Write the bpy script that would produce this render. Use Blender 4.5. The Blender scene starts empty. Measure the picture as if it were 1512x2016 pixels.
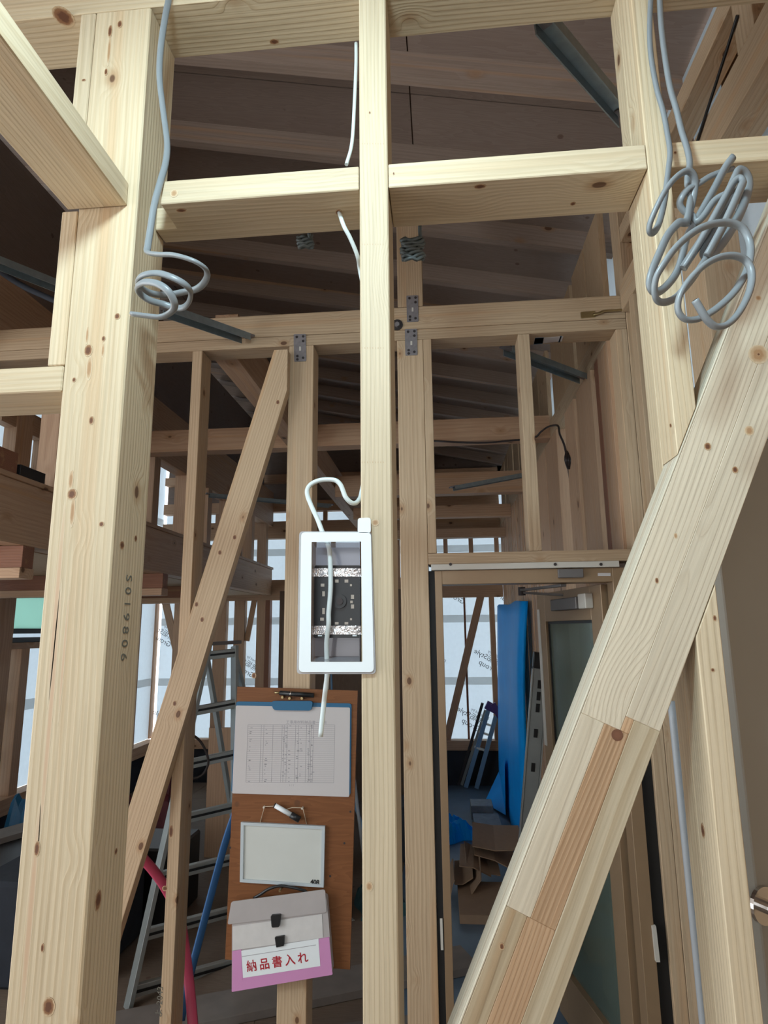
import bpy, bmesh, math, random
from mathutils import Vector, Matrix, Quaternion
random.seed(7)
S = bpy.context.scene
COL = S.collection
H = 1.7                                   # height of the lens above the floor; all numbers below are relative to the lens

# ------------------------------------------------------------------ camera
F_PX, PITCH, ROLL, YAW = 1223.1, 0.187244, -0.010878, 0.08855
_f = Vector((-math.sin(YAW) * math.cos(PITCH), math.cos(YAW) * math.cos(PITCH), math.sin(PITCH)))
_r0 = Vector((math.cos(YAW), math.sin(YAW), 0))
_u0 = _r0.cross(_f)
AX = _r0 * math.cos(ROLL) + _u0 * math.sin(ROLL)
BX = -_r0 * math.sin(ROLL) + _u0 * math.cos(ROLL)
CX = _f
cd = bpy.data.cameras.new('camera'); cam = bpy.data.objects.new('camera', cd); COL.objects.link(cam)
cd.sensor_width = 36.0; cd.sensor_fit = 'AUTO'; cd.lens = 36.0 * F_PX / 2016.0
cd.clip_start = 0.02; cd.clip_end = 200
m = Matrix((AX, BX, -CX)).transposed().to_4x4(); m.translation = (0, 0, H)
cam.matrix_world = m
S.camera = cam

# ------------------------------------------------------------------ sky, assumed and added lights, exposure
S.view_settings.view_transform = 'Standard'; S.view_settings.look = 'None'
S.view_settings.exposure = 0.38; S.view_settings.gamma = 1.0; S.view_settings.use_curve_mapping = False
w = bpy.data.worlds.new('overcast_sky'); S.world = w; w.use_nodes = True
bg = w.node_tree.nodes['Background']; bg.inputs[0].default_value = (0.95, 0.98, 1.0, 1); bg.inputs[1].default_value = 2.0
wl_ = bpy.data.lights.new('assumed_key_lamp', 'SPOT'); wl_.energy = 40.0; wl_.color = (0.64, 0.89, 1.0); wl_.shadow_soft_size = 0.07; wl_.spot_size = math.radians(150); wl_.spot_blend = 0.8  # assumed spot out of view above the lens, added to light near timbers
wlo = bpy.data.objects.new('assumed_key_lamp', wl_); COL.objects.link(wlo); wlo.location = (-0.22, 0.12, 0.97 + H); wlo.rotation_euler = Vector((0.02, 0.62, -0.62)).to_track_quat('-Z', 'Y').to_euler()
dl_ = bpy.data.lights.new('side_daylight_boost', 'AREA'); dl_.shape = 'RECTANGLE'; dl_.size = 3.4; dl_.size_y = 2.2; dl_.energy = 60.0; dl_.color = (0.90, 0.97, 1.0)
dlo = bpy.data.objects.new('side_daylight_boost', dl_); COL.objects.link(dlo); dlo.location = (-3.62, 0.1, 0.15 + H); dlo.rotation_euler = Vector((1, 0, 0)).to_track_quat('-Z', 'Z').to_euler()  # area light added outside the unseen side opening to boost its daylight
S.cycles.max_bounces = 6; S.cycles.diffuse_bounces = 3; S.cycles.glossy_bounces = 2; S.cycles.transmission_bounces = 4; S.cycles.transparent_max_bounces = 6
S.cycles.caustics_reflective = False; S.cycles.caustics_refractive = False; S.cycles.adaptive_threshold = 0.05

# ------------------------------------------------------------------ pixel -> point on a real plane
def ray(x, y): return AX * ((x - 756) / F_PX) - BX * ((y - 1008) / F_PX) + CX
def at(x, y, Y): d = ray(x, y); return d * (Y / d.y)
def atx(x, y, X): d = ray(x, y); return d * (X / d.x)
def atz(x, y, Z): d = ray(x, y); return d * (Z / d.z)

# ------------------------------------------------------------------ materials
def newmat(name):
    mt = bpy.data.materials.new(name); mt.use_nodes = True
    nt = mt.node_tree; nt.nodes.clear()
    out = nt.nodes.new('ShaderNodeOutputMaterial')
    return mt, nt, out
def N(nt, t, **k):
    n = nt.nodes.new(t)
    for a, b in k.items(): setattr(n, a, b)
    return n
def mth(nt, op, a, b=None, clamp=False):
    n = nt.nodes.new('ShaderNodeMath'); n.operation = op; n.use_clamp = clamp
    for i, v in enumerate((a, b)):
        if v is None: continue
        if isinstance(v, (int, float)): n.inputs[i].default_value = v
        else: nt.links.new(v, n.inputs[i])
    return n.outputs[0]
def mix(nt, f, a, b, bt='MIX'):
    n = nt.nodes.new('ShaderNodeMix'); n.data_type = 'RGBA'; n.blend_type = bt
    for i, v in ((0, f), (6, a), (7, b)):
        if isinstance(v, (int, float)): n.inputs[i].default_value = v
        elif isinstance(v, tuple): n.inputs[i].default_value = (*v[:3], 1)
        else: nt.links.new(v, n.inputs[i])
    return n.outputs[2]
def ramp(nt, v, a, b):
    n = nt.nodes.new('ShaderNodeMapRange'); n.interpolation_type = 'SMOOTHSTEP'
    nt.links.new(v, n.inputs[0]); n.inputs[1].default_value = a; n.inputs[2].default_value = b
    return n.outputs[0]
def flat(name, col, rough=0.5, metal=0.0, var=0.0, scale=30, bump=0.0, spec=0.5):
    mt, nt, out = newmat(name)
    p = N(nt, 'ShaderNodeBsdfPrincipled'); nt.links.new(p.outputs[0], out.inputs[0])
    p.inputs['Roughness'].default_value = rough; p.inputs['Metallic'].default_value = metal
    p.inputs['Specular IOR Level'].default_value = spec
    p.inputs['Base Color'].default_value = (*col, 1)
    if var or bump:
        tc = N(nt, 'ShaderNodeTexCoord'); no = N(nt, 'ShaderNodeTexNoise'); nt.links.new(tc.outputs['Object'], no.inputs['Vector'])
        no.inputs['Scale'].default_value = scale; no.inputs['Detail'].default_value = 4
        if var:
            c = mix(nt, no.outputs[0], tuple(x * (1 - var) for x in col), tuple(min(1, x * (1 + var)) for x in col))
            nt.links.new(c, p.inputs['Base Color'])
        if bump:
            b = N(nt, 'ShaderNodeBump'); b.inputs['Strength'].default_value = bump; b.inputs['Distance'].default_value = 0.01
            nt.links.new(no.outputs[0], b.inputs['Height']); nt.links.new(b.outputs[0], p.inputs['Normal'])
    return mt
def wood(name, light, dark, rings=110.0, ringamt=0.55, knot=9.0, kr=0.075, rough=0.55, vary=0.22, red=(0.55, 0.30, 0.14)):
    """sawn softwood: local X runs along the grain"""
    mt, nt, out = newmat(name); L = nt.links
    p = N(nt, 'ShaderNodeBsdfPrincipled'); L.new(p.outputs[0], out.inputs[0]); p.inputs['Roughness'].default_value = rough
    p.inputs['Specular IOR Level'].default_value = 0.3
    tc = N(nt, 'ShaderNodeTexCoord'); oi = N(nt, 'ShaderNodeObjectInfo')
    rnd = oi.outputs['Random']
    off = N(nt, 'ShaderNodeCombineXYZ')
    L.new(mth(nt, 'MULTIPLY', rnd, 37.3), off.inputs[0]); L.new(mth(nt, 'MULTIPLY', rnd, 11.7), off.inputs[1]); L.new(mth(nt, 'MULTIPLY', rnd, 23.1), off.inputs[2])
    P = N(nt, 'ShaderNodeVectorMath', operation='ADD'); L.new(tc.outputs['Object'], P.inputs[0]); L.new(off.outputs[0], P.inputs[1])
    def scaled(v, sc):
        n = N(nt, 'ShaderNodeVectorMath', operation='MULTIPLY'); L.new(v, n.inputs[0]); n.inputs[1].default_value = sc; return n.outputs[0]
    def noise(v, sc, det):
        n = N(nt, 'ShaderNodeTexNoise'); L.new(v, n.inputs['Vector']); n.inputs['Scale'].default_value = sc; n.inputs['Detail'].default_value = det; return n.outputs[0]
    vor = N(nt, 'ShaderNodeTexVoronoi'); L.new(scaled(P.outputs[0], (0.62, 1, 1)), vor.inputs['Vector']); vor.inputs['Scale'].default_value = knot
    kd = vor.outputs['Distance']
    warp = noise(scaled(P.outputs[0], (1.3, 7, 7)), 1.0, 2)
    sx = N(nt, 'ShaderNodeSeparateXYZ'); L.new(tc.outputs['Object'], sx.inputs[0])
    yy = mth(nt, 'ADD', sx.outputs[1], mth(nt, 'MULTIPLY', mth(nt, 'SUBTRACT', mth(nt, 'FRACT', mth(nt, 'MULTIPLY', rnd, 7.7)), 0.5), 0.20))
    zz = mth(nt, 'ADD', sx.outputs[2], mth(nt, 'ADD', mth(nt, 'MULTIPLY', mth(nt, 'FRACT', mth(nt, 'MULTIPLY', rnd, 19.3)), 0.10), 0.03))
    r = mth(nt, 'SQRT', mth(nt, 'ADD', mth(nt, 'MULTIPLY', yy, yy), mth(nt, 'MULTIPLY', zz, zz)))
    r = mth(nt, 'ADD', r, mth(nt, 'MULTIPLY', warp, 0.035))
    kinf = mth(nt, 'SUBTRACT', 1.0, ramp(nt, kd, 0.02, 0.30))
    r = mth(nt, 'ADD', r, mth(nt, 'MULTIPLY', kinf, 0.022))
    ph = mth(nt, 'FRACT', mth(nt, 'MULTIPLY', r, rings))
    ring = mth(nt, 'MULTIPLY', ramp(nt, ph, 0.25, 0.85), mth(nt, 'SUBTRACT', 1.0, ramp(nt, ph, 0.88, 1.0)))
    fib = noise(scaled(P.outputs[0], (5, 260, 260)), 1.0, 3)
    band = noise(scaled(P.outputs[0], (0.5, 22, 22)), 1.0, 2)
    c = mix(nt, mth(nt, 'MULTIPLY', mth(nt, 'MULTIPLY', ring, ringamt), mth(nt, 'ADD', 0.25, mth(nt, 'MULTIPLY', warp, 1.1))), light, dark)
    c = mix(nt, mth(nt, 'MULTIPLY', ramp(nt, band, 0.56, 0.74), 0.5), c, red)
    c = mix(nt, mth(nt, 'MULTIPLY', ramp(nt, fib, 0.35, 0.75), 0.30), c, tuple(x * 0.62 for x in dark))
    halo = mth(nt, 'SUBTRACT', 1.0, ramp(nt, kd, kr * 0.8, kr * 2.3))
    c = mix(nt, mth(nt, 'MULTIPLY', halo, 0.55), c, (0.36, 0.19, 0.085))
    core = mth(nt, 'SUBTRACT', 1.0, ramp(nt, kd, kr * 0.75, kr))
    c = mix(nt, mth(nt, 'MULTIPLY', core, 0.85), c, (0.10, 0.042, 0.022))
    val = mth(nt, 'ADD', 1.0 - vary / 2, mth(nt, 'MULTIPLY', mth(nt, 'FRACT', mth(nt, 'MULTIPLY', rnd, 53.9)), vary))
    hsv = N(nt, 'ShaderNodeHueSaturation'); L.new(c, hsv.inputs['Color']); L.new(val, hsv.inputs['Value'])
    L.new(hsv.outputs[0], p.inputs['Base Color'])
    b = N(nt, 'ShaderNodeBump'); b.inputs['Strength'].default_value = 0.18; b.inputs['Distance'].default_value = 0.002
    L.new(mth(nt, 'ADD', ring, fib), b.inputs['Height']); L.new(b.outputs[0], p.inputs['Normal'])
    return mt
def plywood(name, light, dark, rough=0.6, vary=0.2):
    mt, nt, out = newmat(name); L = nt.links
    p = N(nt, 'ShaderNodeBsdfPrincipled'); L.new(p.outputs[0], out.inputs[0]); p.inputs['Roughness'].default_value = rough; p.inputs['Specular IOR Level'].default_value = 0.25
    tc = N(nt, 'ShaderNodeTexCoord'); oi = N(nt, 'ShaderNodeObjectInfo')
    ad = N(nt, 'ShaderNodeVectorMath', operation='ADD'); L.new(tc.outputs['Object'], ad.inputs[0])
    cb = N(nt, 'ShaderNodeCombineXYZ'); L.new(mth(nt, 'MULTIPLY', oi.outputs['Random'], 31.0), cb.inputs[0]); L.new(mth(nt, 'MULTIPLY', oi.outputs['Random'], 17.0), cb.inputs[1]); L.new(cb.outputs[0], ad.inputs[1])
    mu = N(nt, 'ShaderNodeVectorMath', operation='MULTIPLY'); L.new(ad.outputs[0], mu.inputs[0]); mu.inputs[1].default_value = (1.1, 9, 9)
    n1 = N(nt, 'ShaderNodeTexNoise'); L.new(mu.outputs[0], n1.inputs['Vector']); n1.inputs['Scale'].default_value = 1.4; n1.inputs['Detail'].default_value = 3
    cont = mth(nt, 'FRACT', mth(nt, 'MULTIPLY', n1.outputs[0], 14.0))
    mu2 = N(nt, 'ShaderNodeVectorMath', operation='MULTIPLY'); L.new(ad.outputs[0], mu2.inputs[0]); mu2.inputs[1].default_value = (6, 180, 180)
    n2 = N(nt, 'ShaderNodeTexNoise'); L.new(mu2.outputs[0], n2.inputs['Vector']); n2.inputs['Scale'].default_value = 1; n2.inputs['Detail'].default_value = 3
    c = mix(nt, mth(nt, 'ADD', mth(nt, 'MULTIPLY', cont, 0.5), mth(nt, 'MULTIPLY', n2.outputs[0], 0.5)), light, dark)
    vor = N(nt, 'ShaderNodeTexVoronoi'); L.new(ad.outputs[0], vor.inputs['Vector']); vor.inputs['Scale'].default_value = 6
    core = mth(nt, 'SUBTRACT', 1.0, ramp(nt, vor.outputs['Distance'], 0.06, 0.10))
    c = mix(nt, mth(nt, 'MULTIPLY', core, 0.6), c, (0.10, 0.045, 0.025))
    hsv = N(nt, 'ShaderNodeHueSaturation'); L.new(c, hsv.inputs['Color'])
    L.new(mth(nt, 'ADD', 1.0 - vary / 2, mth(nt, 'MULTIPLY', mth(nt, 'FRACT', mth(nt, 'MULTIPLY', oi.outputs['Random'], 71.3)), vary)), hsv.inputs['Value'])
    L.new(hsv.outputs[0], p.inputs['Base Color'])
    return mt
def sheet(name, col, trans, scale=26.0):
    """thin membrane lit from outside: diffuse + translucent with a fibrous mottling"""
    mt, nt, out = newmat(name); L = nt.links
    tc = N(nt, 'ShaderNodeTexCoord'); n1 = N(nt, 'ShaderNodeTexNoise'); L.new(tc.outputs['Object'], n1.inputs['Vector']); n1.inputs['Scale'].default_value = scale; n1.inputs['Detail'].default_value = 5
    c = mix(nt, n1.outputs[0], tuple(x * 0.90 for x in col), col)
    d = N(nt, 'ShaderNodeBsdfDiffuse'); t = N(nt, 'ShaderNodeBsdfTranslucent'); mx = N(nt, 'ShaderNodeMixShader'); mx.inputs[0].default_value = trans
    L.new(c, d.inputs[0]); L.new(c, t.inputs[0]); L.new(d.outputs[0], mx.inputs[1]); L.new(t.outputs[0], mx.inputs[2]); L.new(mx.outputs[0], out.inputs[0])
    return mt
def clear(name, col, clearness, rough=0.1, gloss=0.25):
    """clear or milky plastic and glass as thin sheets"""
    mt, nt, out = newmat(name); L = nt.links
    t = N(nt, 'ShaderNodeBsdfTransparent'); t.inputs[0].default_value = (*col, 1)
    d = N(nt, 'ShaderNodeBsdfPrincipled'); d.inputs['Base Color'].default_value = (*[x * 0.7 for x in col], 1); d.inputs['Roughness'].default_value = rough; d.inputs['Specular IOR Level'].default_value = gloss * 2
    mx = N(nt, 'ShaderNodeMixShader'); mx.inputs[0].default_value = 1 - clearness
    L.new(t.outputs[0], mx.inputs[1]); L.new(d.outputs[0], mx.inputs[2]); L.new(mx.outputs[0], out.inputs[0])
    return mt

M = {}
def knotmat(name, core, ring, rim):
    mt, nt, out = newmat(name); L = nt.links
    p = N(nt, 'ShaderNodeBsdfPrincipled'); L.new(p.outputs[0], out.inputs[0]); p.inputs['Roughness'].default_value = 0.55
    tc = N(nt, 'ShaderNodeTexCoord'); su = N(nt, 'ShaderNodeVectorMath', operation='SUBTRACT'); L.new(tc.outputs['Generated'], su.inputs[0]); su.inputs[1].default_value = (0.5, 0.5, 0.5)
    dt = N(nt, 'ShaderNodeVectorMath', operation='DOT_PRODUCT'); L.new(su.outputs[0], dt.inputs[0]); L.new(su.outputs[0], dt.inputs[1])
    no = N(nt, 'ShaderNodeTexNoise'); L.new(tc.outputs['Generated'], no.inputs['Vector']); no.inputs['Scale'].default_value = 5
    r = mth(nt, 'ADD', mth(nt, 'SQRT', mth(nt, 'MAXIMUM', mth(nt, 'SUBTRACT', dt.outputs['Value'], 0.25), 0.0)), mth(nt, 'MULTIPLY', mth(nt, 'SUBTRACT', no.outputs[0], 0.5), 0.22))
    c = mix(nt, ramp(nt, r, 0.20, 0.32), core, ring); c = mix(nt, ramp(nt, r, 0.34, 0.49), c, rim)
    L.new(c, p.inputs['Base Color']); return mt
M['spruce'] = wood('spruce', (0.655, 0.52, 0.35), (0.54, 0.385, 0.225), ringamt=0.50, red=(0.58, 0.36, 0.19))
M['spruce_plain'] = wood('spruce_plain', (0.655, 0.525, 0.36), (0.55, 0.41, 0.25), ringamt=0.40, rings=150, knot=5.5, kr=0.05, red=(0.60, 0.43, 0.26))
M['brace_face'] = wood('brace_face', (0.62, 0.525, 0.395), (0.53, 0.425, 0.30), ringamt=0.40, rings=150, knot=4.5, kr=0.04, red=(0.48, 0.37, 0.26))
M['lit_edge'] = wood('lit_edge', (0.74, 0.66, 0.52), (0.66, 0.55, 0.39), ringamt=0.3, knot=4, kr=0.02)  # paler than brace_face, so light on the brace's upper edge is painted in
M['round_knot'] = knotmat('round_knot', (0.19, 0.075, 0.038), (0.17, 0.066, 0.033), (0.15, 0.06, 0.03))
M['streak'] = knotmat('brown_streak', (0.60, 0.40, 0.255), (0.62, 0.445, 0.29), (0.65, 0.52, 0.35))
M['red_lamella'] = wood('red_lamella', (0.56, 0.36, 0.215), (0.43, 0.24, 0.12), ringamt=0.7, rings=170, knot=4, kr=0.03)
M['pale_lamella'] = wood('pale_lamella', (0.60, 0.49, 0.34), (0.44, 0.32, 0.19), ringamt=0.75, rings=95, knot=4, kr=0.03)
M['tan_lamella'] = wood('tan_lamella', (0.52, 0.40, 0.26), (0.37, 0.235, 0.12), ringamt=0.7, rings=80, knot=6, kr=0.05)
M['fir'] = wood('fir', (0.53, 0.385, 0.25), (0.40, 0.262, 0.152), ringamt=0.5, rings=95, knot=9, kr=0.085)
M['far_fir'] = wood('far_fir', (0.55, 0.35, 0.22), (0.41, 0.235, 0.14), ringamt=0.5, rings=60, knot=6, kr=0.09, vary=0.3)
M['lauan'] = wood('lauan', (0.30, 0.13, 0.075), (0.20, 0.08, 0.05), ringamt=0.3, knot=3, kr=0.02)
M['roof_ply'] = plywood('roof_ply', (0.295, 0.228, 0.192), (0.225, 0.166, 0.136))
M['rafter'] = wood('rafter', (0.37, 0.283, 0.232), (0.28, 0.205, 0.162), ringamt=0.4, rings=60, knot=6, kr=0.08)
M['board_ply'] = plywood('board_ply', (0.235, 0.094, 0.036), (0.16, 0.058, 0.021), rough=0.5, vary=0.0)
M['wall_ply'] = plywood('wall_ply', (0.50, 0.35, 0.22), (0.40, 0.26, 0.15))
M['floor_ply'] = plywood('floor_ply', (0.22, 0.165, 0.125), (0.16, 0.115, 0.085))
M['dark_ply'] = plywood('dark_ply', (0.18, 0.115, 0.075), (0.12, 0.075, 0.05))
M['floor'] = flat('floor_sheet', (0.105, 0.155, 0.215), 0.45, var=0.18, scale=7)
M['wrap'] = sheet('housewrap', (0.75, 0.82, 0.87), 0.60)
M['tape'] = sheet('wrap_tape', (0.90, 0.90, 0.89), 0.80, 8)
M['mint'] = sheet('mint_glass', (0.56, 0.78, 0.72), 0.60, 3)
M['ink'] = flat('print_grey', (0.20, 0.22, 0.25), 0.8)
M['stamp'] = flat('stamp_ink', (0.16, 0.15, 0.12), 0.8)
M['knot'] = knotmat('knot_brown', (0.14, 0.055, 0.026), (0.27, 0.125, 0.055), (0.60, 0.44, 0.27))
M['resin'] = knotmat('resin_streak', (0.42, 0.24, 0.12), (0.52, 0.345, 0.20), (0.64, 0.505, 0.34))
M['cable'] = flat('grey_cable', (0.235, 0.25, 0.26), 0.36, var=0.06, scale=40)
M['cable_dark'] = flat('dim_grey_cable', (0.085, 0.10, 0.10), 0.45)
M['cable_pale'] = flat('pale_cable', (0.66, 0.72, 0.71), 0.35)
M['black'] = flat('black_plastic', (0.012, 0.012, 0.013), 0.4)
M['black_gap'] = flat('gap_shade', (0.010, 0.009, 0.009), 0.7)
M['dark_navy'] = flat('dark_cloth', (0.018, 0.022, 0.032), 0.8, var=0.4, scale=9, bump=0.4)
M['copper'] = flat('copper_core', (0.75, 0.40, 0.25), 0.35, 1.0)
M['white_plastic'] = flat('white_panel', (0.82, 0.85, 0.86), 0.45, var=0.03, scale=14)
M['film'] = clear('clear_film', (0.86, 0.86, 0.88), 0.55)
M['milky'] = clear('clear_box', (0.70, 0.68, 0.72), 0.48, 0.12, 0.5)
M['foil'] = flat('silver_foil', (0.80, 0.77, 0.76), 0.22, 0.85, var=0.2, scale=60, bump=0.9)
M['knockout'] = flat('knockout_beige', (0.42, 0.34, 0.28), 0.6)
M['steel'] = flat('galvanised_steel', (0.30, 0.36, 0.385), 0.42, 0.75, var=0.25, scale=30)
M['plate'] = flat('zinc_plate', (0.25, 0.225, 0.23), 0.5, 0.45, var=0.3, scale=60)
M['nail'] = flat('dark_nail', (0.05, 0.04, 0.04), 0.5, 0.5)
M['brass'] = flat('brassy_tie', (0.42, 0.33, 0.17), 0.3, 0.9)
M['alu'] = flat('aluminium', (0.50, 0.52, 0.50), 0.42, 0.7, var=0.12, scale=20)
M['alu_dull'] = flat('dull_aluminium', (0.33, 0.35, 0.34), 0.5, 0.55, var=0.15, scale=12)
M['bronze'] = flat('bronze_door_frame', (0.31, 0.205, 0.12), 0.42, 0.25, var=0.06)
M['trim_white'] = flat('off_white_trim', (0.58, 0.54, 0.48), 0.5)
M['closer'] = flat('closer_grey', (0.16, 0.145, 0.14), 0.5, 0.3)
M['door_glass'] = clear('door_glass', (0.33, 0.40, 0.33), 0.55, 0.10, 0.7)
M['beige_door'] = flat('beige_door', (0.33, 0.31, 0.26), 0.5, var=0.05, scale=6)
M['chrome'] = flat('chrome', (0.70, 0.68, 0.66), 0.18, 1.0)
M['blue_sheet'] = flat('blue_sheet', (0.000, 0.33, 1.0), 0.5, var=0.2, scale=5, bump=0.25, spec=0.2)
M['sky_blue'] = flat('blue_ladder_paint', (0.19, 0.34, 0.52), 0.45, 0.2)
M['purple'] = flat('purple_clamp', (0.09, 0.05, 0.22), 0.5)
M['cardboard'] = flat('cardboard', (0.27, 0.175, 0.11), 0.8, var=0.12, scale=25)
M['carton_print'] = flat('printed_carton', (0.22, 0.235, 0.25), 0.6, var=0.35, scale=22)
M['clip_blue'] = flat('blue_clipboard', (0.012, 0.115, 0.235), 0.45)
M['paper'] = flat('paper', (0.56, 0.515, 0.505), 0.7)
M['line'] = flat('printed_rule', (0.34, 0.32, 0.33), 0.8)
M['wb'] = flat('whiteboard_face', (0.60, 0.605, 0.565), 0.3, var=0.05, scale=12)
M['wb_frame'] = flat('whiteboard_frame', (0.50, 0.54, 0.56), 0.4)
M['string'] = flat('string', (0.55, 0.42, 0.30), 0.8)
M['case'] = flat('frosted_case', (0.43, 0.39, 0.38), 0.4, var=0.10, scale=14)
M['case_window'] = flat('frosted_window', (0.64, 0.61, 0.59), 0.35, var=0.10, scale=30)
M['pink_tape'] = flat('pink_tape', (0.62, 0.27, 0.50), 0.5)
M['red_ink'] = flat('red_lettering', (0.42, 0.008, 0.022), 0.6)
M['pink'] = flat('pink_ribbon', (0.62, 0.075, 0.15), 0.5)
M['blue_strap'] = flat('blue_strap', (0.035, 0.13, 0.32), 0.6)
M['grey_vinyl'] = flat('grey_vinyl', (0.25, 0.255, 0.24), 0.45, var=0.3, scale=6, bump=0.4)
M['pale_vinyl'] = flat('pale_vinyl', (0.42, 0.42, 0.38), 0.4, var=0.25, scale=6, bump=0.4)
M['teal'] = flat('teal_bag', (0.012, 0.07, 0.085), 0.6, var=0.5, scale=14)
M['red_dark'] = flat('dark_red_cloth', (0.10, 0.012, 0.018), 0.7, var=0.4, scale=14)
M['pvc'] = flat('grey_pvc', (0.40, 0.41, 0.43), 0.4)
M['plank'] = flat('weathered_plank', (0.20, 0.17, 0.15), 0.8, var=0.25, scale=10)
M['gas_green'] = flat('dull_green', (0.10, 0.16, 0.11), 0.5)

# ------------------------------------------------------------------ object helpers
def tag(o, label=None, cat=None, group=None, kind=None):
    if label: o['label'] = label
    if cat: o['category'] = cat
    if group: o['group'] = group
    if kind: o['kind'] = kind
    return o
def empty(name, loc, label=None, cat=None, group=None, kind=None):
    o = bpy.data.objects.new(name, None); COL.objects.link(o); o.location = (loc[0], loc[1], loc[2] + H)
    o.empty_display_size = 0.05
    return tag(o, label, cat, group, kind)
def wloc(o):
    v = Vector(o.location)
    while o.parent is not None:
        o = o.parent; v += Vector(o.location)
    return v
def put(name, verts, faces, mat, parent=None, axis=None, smooth=False, bevel=0.0):
    """verts: points relative to the lens; axis: local frame (3 unit vectors) so that grain follows local X"""
    vs = [Vector(v) for v in verts]
    lo = Vector((min(v.x for v in vs), min(v.y for v in vs), min(v.z for v in vs))); hi = Vector((max(v.x for v in vs), max(v.y for v in vs), max(v.z for v in vs)))
    c = (lo + hi) / 2
    R = Matrix.Identity(3) if axis is None else Matrix(axis).transposed()
    Ri = R.transposed()
    me = bpy.data.meshes.new(name)
    me.from_pydata([Ri @ (v - c) for v in vs], [], faces)
    bm = bmesh.new(); bm.from_mesh(me)
    bmesh.ops.recalc_face_normals(bm, faces=bm.faces[:])
    if bevel: bmesh.ops.bevel(bm, geom=bm.edges[:], offset=bevel, segments=1, affect='EDGES', clamp_overlap=True)
    bm.to_mesh(me); bm.free()
    if smooth:
        for p in me.polygons: p.use_smooth = True
    me.materials.append(M[mat])
    o = bpy.data.objects.new(name, me); COL.objects.link(o)
    o.rotation_mode = 'XYZ'; o.rotation_euler = R.to_euler()
    wl = c + Vector((0, 0, H))
    if parent is not None:
        o.parent = parent; o.location = wl - wloc(parent)
    else: o.location = wl
    return o
FR = {'X': ((1, 0, 0), (0, 1, 0), (0, 0, 1)), 'Y': ((0, 1, 0), (0, 0, 1), (1, 0, 0)), 'Z': ((0, 0, 1), (1, 0, 0), (0, 1, 0))}
BOXF = [(0, 1, 2, 3), (7, 6, 5, 4), (0, 4, 5, 1), (1, 5, 6, 2), (2, 6, 7, 3), (3, 7, 4, 0)]
def box(name, x0, x1, y0, y1, z0, z1, mat, parent=None, grain='X', bevel=0.0015):
    v = [(x0, y0, z0), (x1, y0, z0), (x1, y1, z0), (x0, y1, z0), (x0, y0, z1), (x1, y0, z1), (x1, y1, z1), (x0, y1, z1)]
    return put(name, v, BOXF, mat, parent, FR[grain], bevel=bevel)
def bar(name, p0, p1, w, d, mat, parent=None, up=(0, 1, 0), bevel=0.001):
    """box from p0 to p1; d is its size along 'up' (made square to the run), w across"""
    p0 = Vector(p0); p1 = Vector(p1); ax = (p1 - p0).normalized(); u = Vector(up); u = (u - ax * u.dot(ax)).normalized(); s = u.cross(ax)
    q = []
    for p in (p0, p1):
        q += [p - s * w / 2 - u * d / 2, p + s * w / 2 - u * d / 2, p + s * w / 2 + u * d / 2, p - s * w / 2 + u * d / 2]
    return put(name, q, BOXF, mat, parent, (ax, u, ax.cross(u)), bevel=bevel)
def slab(name, pts, y0, y1, mat, parent=None, grain='X', bevel=0.0, axis=None):
    """outline in X and Z, thickness in Y"""
    n = len(pts)
    v = [(p[0], y0, p[1]) for p in pts] + [(p[0], y1, p[1]) for p in pts]
    f = [tuple(range(n)), tuple(range(2 * n - 1, n - 1, -1))] + [(i, (i + 1) % n, n + (i + 1) % n, n + i) for i in range(n)]
    return put(name, v, f, mat, parent, axis or FR[grain], bevel=bevel)
def crm(pts, per=6):
    pts = [Vector(p) for p in pts]; out = []
    n = len(pts)
    for i in range(n - 1):
        a = pts[i - 1] if i else pts[0] * 2 - pts[1]; b = pts[i]; c = pts[i + 1]; d = pts[i + 2] if i + 2 < n else pts[-1] * 2 - pts[-2]
        for k in range(per):
            t = k / per
            out.append(0.5 * (2 * b + (c - a) * t + (2 * a - 5 * b + 4 * c - d) * t * t + (3 * b - a - 3 * c + d) * t ** 3))
    out.append(pts[-1]); return out
def tube(name, pts, ra, mat, parent=None, rb=None, seg=10, per=6, straight=False):
    P = [Vector(p) for p in pts] if straight else crm(pts, per)
    rb = rb or ra
    T = [(P[min(i + 1, len(P) - 1)] - P[max(i - 1, 0)]).normalized() for i in range(len(P))]
    u = T[0].orthogonal().normalized(); V = []; F = []
    for i, p in enumerate(P):
        if i:
            q = T[i - 1].rotation_difference(T[i]); u = q @ u
        u = (u - T[i] * u.dot(T[i])).normalized(); s = T[i].cross(u)
        for k in range(seg):
            a = 2 * math.pi * k / seg
            V.append(p + u * ra * math.cos(a) + s * rb * math.sin(a))
    for i in range(len(P) - 1):
        for k in range(seg):
            F.append((i * seg + k, i * seg + (k + 1) % seg, (i + 1) * seg + (k + 1) % seg, (i + 1) * seg + k))
    F.append(tuple(range(seg - 1, -1, -1))); F.append(tuple(range((len(P) - 1) * seg, len(P) * seg)))
    o = put(name, V, F, mat, parent)
    for p in o.data.polygons:
        if len(p.vertices) == 4: p.use_smooth = True
    return o
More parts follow.
